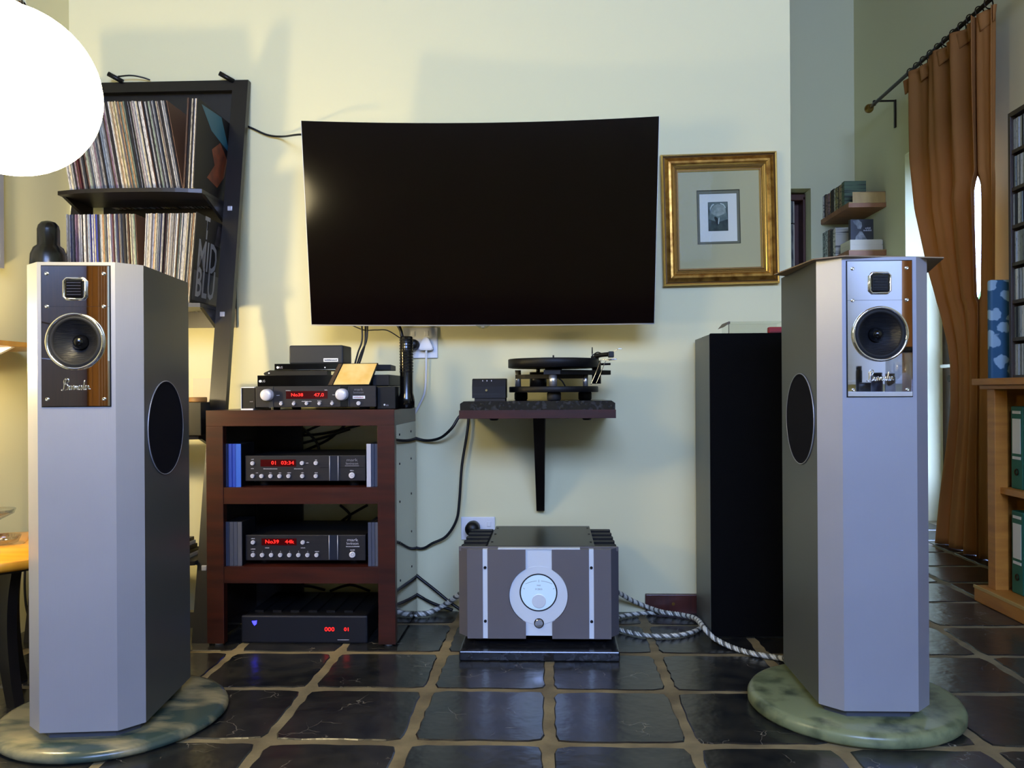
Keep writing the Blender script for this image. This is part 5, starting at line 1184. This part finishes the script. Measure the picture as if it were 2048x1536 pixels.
def panel(fl_, fr_, nu, folds, ph, amp):
    nv = 70; G = []
    for j in range(nv+1):
        z = zbot+(ztop-zbot)*j/nv; a, c = fl_(z), fr_(z); r_ = []
        for i in range(nu+1):
            u = i/nu; y = a+(c-a)*u; f_ = j/nv
            am_ = amp*(0.55+0.45*math.cos(PI*f_*2)*0.5+0.2)
            x = RX+am_*math.sin(2*PI*folds*u+ph+0.5*math.sin(3*f_))+0.35*am_*math.sin(2*PI*folds*2.3*u+1.7+1.2*f_)
            r_.append(b.verts.new((x, y, z)))
        G.append(r_)
    for j in range(nv):
        for i in range(nu):
            f = b.faces.new((G[j][i], G[j][i+1], G[j+1][i+1], G[j+1][i])); f.smooth = True
def gap(z):
    if z > gz1_ or z < gz0_: return -0.035
    t_ = (z-gz0_)/(gz1_-gz0_); return -0.035+0.0415*min(0.78+t_*0.3, 1.0)*min(1.0, (gz1_-z)/0.03)
def left_edge(z): return interp(kz, z)
right_edge = lambda z: ytop1+0.03*max(0, 1-z)
panel(left_edge, lambda z: ysp+gap(z), 110, 3.6, 0.4, 0.040)
panel(lambda z: ysp-gap(z), right_edge, 24, 1.5, 0.2, 0.022)
cl = mk('cloth', b, CURTAIN, ct)
sm = cl.modifiers.new('thick', 'SOLIDIFY'); sm.thickness = 0.003
# gathered heading tape
b = nb(); nu = 110; rows = []
for j in range(5):
    z = ztop-0.002+0.0*j-0.02*j; rows.append([b.verts.new((RX-0.004+0.03*math.sin(2*PI*9*i/nu)*(1-0.1*j), ytop1+(ytop0+0.01-ytop1)*i/nu, z+0.012*math.sin(2*PI*9*i/nu))) for i in range(nu+1)])
for j in range(4):
    for i in range(nu): f = b.faces.new((rows[j][i], rows[j][i+1], rows[j+1][i+1], rows[j+1][i])); f.smooth = True
hd = mk('heading', b, CURTAIN, ct); sm = hd.modifiers.new('thick', 'SOLIDIFY'); sm.thickness = 0.004

# ------------------------------------------------------------------ pine cabinet with binders, CD tower, ironing board
KX = 1.71
ky1 = atX(1985, 900, KX+0.02).y; kzt = atX(1974, 757, KX).z; ky0 = 1.6
kb = thing('pine_cabinet', 'golden pine open cabinet with green binders along the wall', 'cabinet', (1.98, 2.5, 0))
BX('top', OAK, kb, KX-0.03, XR-0.04, ky0-0.02, ky1+0.06, kzt-0.026, kzt, 0.003)
BX('cornice', OAK, kb, KX-0.012, XR-0.04, ky0, ky1+0.035, kzt-0.042, kzt-0.026, 0.002)
bzt = atX(1990, 1185, KX-0.02).z
BX('plinth', OAK, kb, KX-0.035, XR-0.04, ky0-0.02, ky1+0.04, 0.0, bzt, 0.004)
b = nb(); abox(b, KX-0.037, KX-0.030, ky0-0.02, ky1+0.042, bzt-0.010, bzt+0.001); mk('plinth_edge', b, PALEWOOD, kb)
for y in (ky1-0.055, (ky0+ky1)/2, ky0): BX('post', OAK, kb, KX, KX+0.05, y, y+0.055, bzt, kzt-0.042, 0.002)
BX('end_panel', OAK, kb, KX+0.03, XR-0.05, ky1-0.02, ky1, bzt, kzt-0.042); BX('end_panel', OAK, kb, KX+0.03, XR-0.05, ky0, ky0+0.02, bzt, kzt-0.042); BX('back', OAK, kb, XR-0.06, XR-0.045, ky0, ky1, bzt, kzt-0.042)
msz = atX(2030, 985, KX+0.04).z
BX('shelf', OAK, kb, KX+0.02, XR-0.06, ky0+0.02, ky1-0.02, msz-0.012, msz+0.012, 0.001)
for lvl, (zb_, nm_) in enumerate(((msz+0.012, 'on the upper cabinet shelf'), (bzt, 'on the lower cabinet shelf'))):
    for i in range(7):
        y1_ = ky1-0.075-i*0.083; y0_ = y1_-0.078
        t = thing('binder', ORD[i]+' green binder from the cabinet end by the curtain, '+nm_, 'binder', (KX+0.19, (y0_+y1_)/2, zb_), 0, 'green binders '+nm_)
        BX('cover', GREENB, t, KX+0.05, KX+0.34, y0_, y1_, zb_, zb_+0.315, 0.004)
        BX('spine_label', PAPER, t, KX+0.0485, KX+0.053, y0_+0.012, y1_-0.012, zb_+0.135, zb_+0.268)
        for z_ in (0.118, 0.292): BX('label_band', PAPER, t, KX+0.0485, KX+0.053, y0_+0.012, y1_-0.012, zb_+z_-0.005, zb_+z_+0.006)
        b = nb(); alathe(b, [(0.013, KX+0.0505), (0.013, KX+0.047), (0.008, KX+0.047), (0.007, KX+0.052), (0, KX+0.052)], (0, (y0_+y1_)/2, zb_+0.065), 'X', 18); mk('finger_hole', b, IRON, t)
CX0 = 1.85; cy1 = atX(2017, 500, CX0).y; cy0 = cy1-0.55; cz1 = atX(2017, 227, CX0).z
ck = thing('cd_tower', 'dark wooden CD tower standing on the pine cabinet', 'cd rack', (CX0+0.08, cy1-0.2, kzt))
for y in (cy1-0.018, cy0): BX('side', CDWOOD, ck, CX0, CX0+0.16, y, y+0.018, kzt, cz1, 0.001)
BX('top', CDWOOD, ck, CX0, CX0+0.16, cy0+0.018, cy1-0.018, cz1-0.018, cz1); BX('back', CDWOOD, ck, CX0+0.15, CX0+0.16, cy0+0.018, cy1-0.018, kzt, cz1-0.018)
nsh = 7; pit = (cz1-0.018-kzt)/nsh
b = nb(); abox(b, 0, 0.14, 0, 0.0098, 0, 0.124)
for f in b.faces: f.material_index = 0
cdm = bpy.data.meshes.new('cd_case'); b.to_mesh(cdm); b.free(); cdm.materials.append(mat_objcol('cd_spine', (30, 30, 32), 0.3, (40, 200, 60)))
cdc = [((150, 156, 158), 'grey'), ((196, 200, 198), 'white'), ((104, 112, 116), 'slate'), ((40, 42, 46), 'black'), ((120, 130, 128), 'grey-green'), ((176, 180, 182), 'pale grey')]
rown = ['bottom', 'second', 'third', 'fourth', 'fifth', 'sixth', 'top']
for s in range(nsh):
    z_ = kzt+s*pit
    BX('shelf', CDWOOD, ck, CX0+0.004, CX0+0.15, cy0+0.018, cy1-0.018, z_, z_+0.014)
    for i in range(13):
        col, nm_ = random.choice(cdc); o = bpy.data.objects.new('cd_case', cdm); C.objects.link(o)
        o.location = (CX0+0.008+random.uniform(0, .004), cy1-0.020-0.0104*(i+1), z_+0.014); o.color = lin(col)
        tag(o, '%s CD case, %s from the curtain side, %s shelf of CD tower' % (nm_, ORD[i], rown[s]), 'cd case', 'cd cases on the %s shelf of the tower' % rown[s])
# ironing board standing behind the cabinet
ib = thing('ironing_board', 'upright board covered in blue floral cloth between curtain and cabinet', 'ironing board', (2.03, 3.47, 0))
iy = 3.44; ix0 = atY(1981, 700, iy).x; iz1_ = atY(1995, 559, iy).z; iz0_ = atY(1985, 985, iy).z
b = nb(); abox(b, ix0, ix0+0.34, iy, iy+0.03, iz0_, iz1_, 0.010); mk('cover', b, FLORAL, ib)
for x in (ix0+0.03, ix0+0.28): b = nb(); acyl(b, (x, iy+0.02, iz0_+0.02), (x, iy+0.02, 0), 0.011, n=12); mk('leg', b, IRON, ib)
b = nb(); acyl(b, (ix0, iy+0.02, 0.18), (ix0+0.31, iy+0.02, 0.18), 0.008, n=10); mk('stretcher', b, IRON, ib)

# ------------------------------------------------------------------ left side: globe lamp, table, shelf
gY = 1.50; gc = atY(21, 181, gY); gr = 170*gY/F
gl = thing('globe_lamp', 'large glowing white globe pendant lamp', 'lamp', (gc.x, gY, gc.z))
b = nb(); bmesh.ops.create_uvsphere(b, u_segments=48, v_segments=28, radius=gr, matrix=Matrix.Translation(gc)); mk('globe', b, GLOBE, gl, smooth=True)
b = nb(); acyl(b, gc+Vector((0, 0, gr-0.004)), gc+Vector((0, 0, gr+0.04)), 0.03, 0.022, n=20); mk('cap', b, CHROME, gl)
b = nb(); acyl(b, gc+Vector((-0.003, 0, gr+0.03)), (gc.x-0.003, gY, CE-0.03), 0.006, n=12); mk('stem', b, CHROME, gl)
b = nb(); alathe(b, [(0, CE-0.035), (0.05, CE-0.03), (0.055, CE), (0, CE)], (gc.x, gY, 0), 'Z', 24); mk('ceiling_rose', b, WHITE, gl)
# round table
tz = 0.42; tc_ = Vector((-1.575, 2.21, 0)); tR = 0.268
tb = thing('round_table', 'round yellow wooden table with curved black legs', 'table', (tc_.x, tc_.y, 0))
b = nb(); alathe(b, [(0, tz-0.028), (tR-0.012, tz-0.028), (tR, tz-0.020), (tR, tz-0.004), (tR-0.004, tz), (0, tz)], (tc_.x, tc_.y, 0), 'Z', 64); mk('top', b, TABLE, tb)
foot = atZ(32, 1416, 0)
for i in range(3):
    a = math.atan2(foot.y-tc_.y, foot.x-tc_.x)+2*PI*i/3; d_ = Vector((math.cos(a), math.sin(a), 0)); rr_ = (foot-tc_).length
    pts = [tc_+d_*(rr_*0.86)+Vector((0, 0, tz-0.03)), tc_+d_*(rr_*0.70)+Vector((0, 0, 0.30)), tc_+d_*(rr_*0.68)+Vector((0, 0, 0.20)), tc_+d_*(rr_*0.80)+Vector((0, 0, 0.09)), tc_+d_*rr_]
    pts = catmull(pts, 6); nrm = Vector((-d_.y, d_.x, 0)); b = nb(); L_ = []
    for q_, p in enumerate(pts):
        w2 = 0.034-0.014*q_/len(pts); th = 0.013
        L_.append([b.verts.new(p+d_*w2*sa+nrm*th*sb) for sa, sb in ((-1, -1), (1, -1), (1, 1), (-1, 1))])
    for A, B in zip(L_, L_[1:]):
        for j in range(4): b.faces.new((A[j], A[(j+1) % 4], B[(j+1) % 4], B[j]))
    b.faces.new(L_[0]); b.faces.new(L_[-1]); mk('leg', b, BLACKWOOD, tb)
b = nb(); atube(b, [(tc_.x+0.2*math.cos(2*PI*i/40), tc_.y+0.2*math.sin(2*PI*i/40), tz-0.036) for i in range(40)], 0.008, 6, closed=True); mk('ring_apron', b, BLACKWOOD, tb)
# glass ashtray and glass bowl
da = atZ(2, 1082, tz+0.01); b = nb()
alathe(b, [(0.0, 0.002), (0.030, 0.002), (0.042, 0.006), (0.050, 0.024), (0.047, 0.026), (0.036, 0.010), (0.0, 0.007)], (da.x, da.y, tz-0.001), 'Z', 32)
tag(mk('glass_dish', b, JARG, None, loc=(da.x, da.y, tz)), 'small thick glass dish on the yellow round table', 'dish')
db = Vector((atY(-14, 1060, 2.40).x, 2.40, tz)); b = nb()
alathe(b, [(0, 0.0), (0.025, 0.0), (0.006, 0.006), (0.005, 0.04), (0.03, 0.052), (0.055, 0.065), (0.060, 0.078), (0.057, 0.078), (0.052, 0.068), (0.0, 0.052)], tuple(db), 'Z', 32)
tag(mk('glass_bowl', b, JARG, None, loc=tuple(db)), 'clear stemmed glass bowl at the back of the yellow table', 'bowl')
# table lamp beyond the edge of the picture
fp = Vector((-1.70, 2.09, tz)); lm = thing('table_lamp_offscreen', 'slim table lamp with small opal globe on the round table', 'lamp', tuple(fp))
b = nb(); alathe(b, [(0, 0), (0.055, 0), (0.057, 0.010), (0.016, 0.020), (0.008, 0.03), (0.008, 0.50), (0.02, 0.505), (0.02, 0.525), (0, 0.525)], tuple(fp), 'Z', 24); mk('stand', b, BRASS, lm)
b = nb(); bmesh.ops.create_uvsphere(b, u_segments=24, v_segments=16, radius=0.05, matrix=Matrix.Translation(fp+Vector((0, 0, 0.56)))); mk('globe_offscreen', b, mat_emit('amber_lamp_glass', (255, 230, 176), 430.0), lm, smooth=True)
# yellow wall shelf on the left wall
sp0 = atX(0, 690, -1.66); t = thing('wall_shelf', 'thin yellow wooden shelf on the lamp-lit side wall', 'shelf', (XL, 2.4, sp0.z))
BX('board', TABLE, t, XL, -1.66, 2.27, 2.775, sp0.z, sp0.z+0.015, 0.002)
b = nb(); aprism(b, [(XL, sp0.z), (-1.70, sp0.z), (XL, sp0.z-0.09)], 2.50, 2.515, 'Y'); mk('bracket', b, WHITE, t)
b = nb(); aprism(b, [(XL, sp0.z), (-1.70, sp0.z), (XL, sp0.z-0.09)], 2.32, 2.335, 'Y'); mk('bracket', b, WHITE, t)
# black bottle on the yellow wall shelf, behind the loudspeaker
zW = sp0.z+0.015
bp = atY(97, 480, 2.70); b = nb(); k = 2.70/F
hT = atY(97, 442, 2.70).z-zW
alathe(b, [(0, 0), (0.054, 0), (0.057, 0.006), (0.057, hT-0.145), (0.055, hT-0.115), (0.046, hT-0.092), (0.0345, hT-0.083), (0.0345, hT-0.03), (0.031, hT-0.016), (0.022, hT-0.005), (0.010, hT-0.001), (0, hT)], (bp.x, 2.70, zW), 'Z', 32)
tag(mk('bottle', b, BOTTLE, None, loc=(bp.x, 2.70, zW)), 'matt black bottle with domed cap on the yellow wall shelf', 'bottle')
# picture on the left wall
z0_, z1_ = atX(4, 540, XL).z, atX(4, 330, XL).z; yy_ = atX(8, 450, XL+0.03).y
t = thing('framed_picture', 'narrow dark framed picture on the lamp-lit side wall', 'picture', (XL, yy_-0.2, z0_))
b = nb(); abox(b, XL, XL+0.03, yy_-0.02, yy_, z0_, z1_); abox(b, XL, XL+0.03, yy_-0.42, yy_-0.40, z0_, z1_); abox(b, XL, XL+0.03, yy_-0.40, yy_-0.02, z0_, z0_+0.02); abox(b, XL, XL+0.03, yy_-0.40, yy_-0.02, z1_-0.02, z1_); mk('frame', b, SILVER, t)
BX('print', PAPER, t, XL, XL+0.008, yy_-0.40, yy_-0.02, z0_+0.02, z1_-0.02)
# wall lead and small adaptor, black subwoofer on the floor
ca = atX(66, 800, XL+0.012)
t = thing('wall_adaptor', 'small dark adaptor with lead on the side wall', 'adaptor', (XL, ca.y, ca.z)); BX('body', IRON, t, XL, XL+0.02, ca.y-0.008, ca.y+0.03, ca.z-0.04, ca.z+0.028, 0.003)
b = nb(); atube(b, catmull([(XL+0.012, ca.y, ca.z-0.035), atX(61, 900, XL+0.012), atX(62, 980, XL+0.012), atX(60, 1050, XL+0.012), atX(50, 1140, XL+0.012), atX(52, 1210, XL+0.012), atX(66, 1260, XL+0.02)], 8), 0.004, 8); mk('lead', b, CABLEB, t)
sb0 = atZ(60, 1246, 0)
t = thing('subwoofer', 'narrow black box standing on the floor against the side wall', 'box', (-1.82, 2.9, 0))
b = nb(); abox(b, XL+0.024, XL+0.09, 2.85, 2.97, 0.012, 0.25, 0.004); mk('cabinet', b, BLACKM, t)
for x in (XL+0.036, XL+0.078):
    for y in (2.86, 2.95): b = nb(); acyl(b, (x, y, 0), (x, y, 0.014), 0.008, n=10); mk('foot', b, RUBBER, t)

# ------------------------------------------------------------------ behind the camera: what the mirror baffles show
dw = struct(BX('door_2', DOORWOOD, None, XL, XL+0.04, -0.32, 0.62, 0.0, 2.1, 0.004))
BX('panel', DOORWOOD, dw, XL+0.038, XL+0.045, -0.2, 0.5, 1.15, 1.95, 0.004); BX('panel', DOORWOOD, dw, XL+0.038, XL+0.045, -0.2, 0.5, 0.2, 1.0, 0.004)
def side_curtain(name, label, x, y0, y1, z0, z1, alongx=False):
    b = nb(); nu = 40; nv = 12; G = []
    for j in range(nv+1):
        z = z0+(z1-z0)*j/nv; G.append([])
        for i in range(nu+1):
            u = i/nu; a = y0+(y1-y0)*u; o_ = 0.025*math.sin(2*PI*4*u+0.3*j/nv)
            G[-1].append(b.verts.new((a, x+o_, z) if alongx else (x+o_, a, z)))
    for j in range(nv):
        for i in range(nu): f = b.faces.new((G[j][i], G[j][i+1], G[j+1][i+1], G[j+1][i])); f.smooth = True
    o = mk(name, b, CURTAIN, None); m_ = o.modifiers.new('thick', 'SOLIDIFY'); m_.thickness = 0.004
    tag(o, label, 'curtain')
side_curtain('curtain', 'ochre curtain hanging beside the dark wooden door', XL+0.05, -0.50, -0.34, 0.0, 2.3)
side_curtain('curtain', 'ochre curtain hanging beside the jar-topped sideboard', XR-0.06, -1.22, -0.70, 0.0, 2.4)
t = thing('white_cupboard', 'low white cupboard beside the dark wooden door', 'cupboard', (XL+0.12, -0.9, 0))
BX('body', WHITE, t, XL+0.003, XL+0.22, -1.3, -0.62, 0, 1.02, 0.004); BX('cupboard_door', WHITE, t, XL+0.22, XL+0.235, -1.28, -0.97, 0.05, 1.0, 0.003); BX('cupboard_door', WHITE, t, XL+0.22, XL+0.235, -0.95, -0.64, 0.05, 1.0, 0.003)
t = thing('sideboard', 'white sideboard carrying jars along the wall', 'sideboard', (2.08, -1.1, 0))
bl_ = thing('roller_blind', 'white roller blind hanging over the jar-topped sideboard', 'blind', (XR-0.03, -1.75, 0.9)); BX('blind_cloth', WHITE, bl_, XR-0.03, XR-0.026, -2.5, -1.26, 0.9, 2.5); BX('bottom_bar', WHITE, bl_, XR-0.04, XR-0.018, -2.5, -1.26, 0.88, 0.91, 0.004)
BX('body', WHITE, t, 1.95, XR-0.1, -1.85, -0.4, 0, 0.80, 0.004); BX('top', WHITE, t, 1.92, XR-0.1, -1.88, -0.38, 0.80, 0.83, 0.003)
for i, (y, r, h, m_, nm_) in enumerate(((-1.30, 0.085, 0.26, JARG, 'large glass jar with dark lid'), (-1.46, 0.03, 0.11, BLACK, 'small black jar'), (-1.66, 0.035, 0.12, M('blue_black', (24, 28, 50), 0.3), 'dark blue jar'), (-1.82, 0.05, 0.06, GREYBOX, 'low grey pot'), (-1.96, 0.02, 0.17, BLACK, 'slim black bottle'))):
    t = thing('jar', nm_+' on the white sideboard', 'jar', (2.03, y+0.5, 0.83)); b = nb(); alathe(b, [(0, 0), (r, 0), (r, h*0.8), (r*0.8, h*0.88), (r*0.8, h*0.9), (0, h*0.9)], (2.03, y+0.5, 0.83), 'Z', 24); mk('body', b, m_, t)
    b = nb(); alathe(b, [(0, h*0.88), (r*0.9, h*0.88), (r*0.9, h), (0, h)], (2.03, y+0.5, 0.83), 'Z', 24); mk('lid', b, BLACK, t)
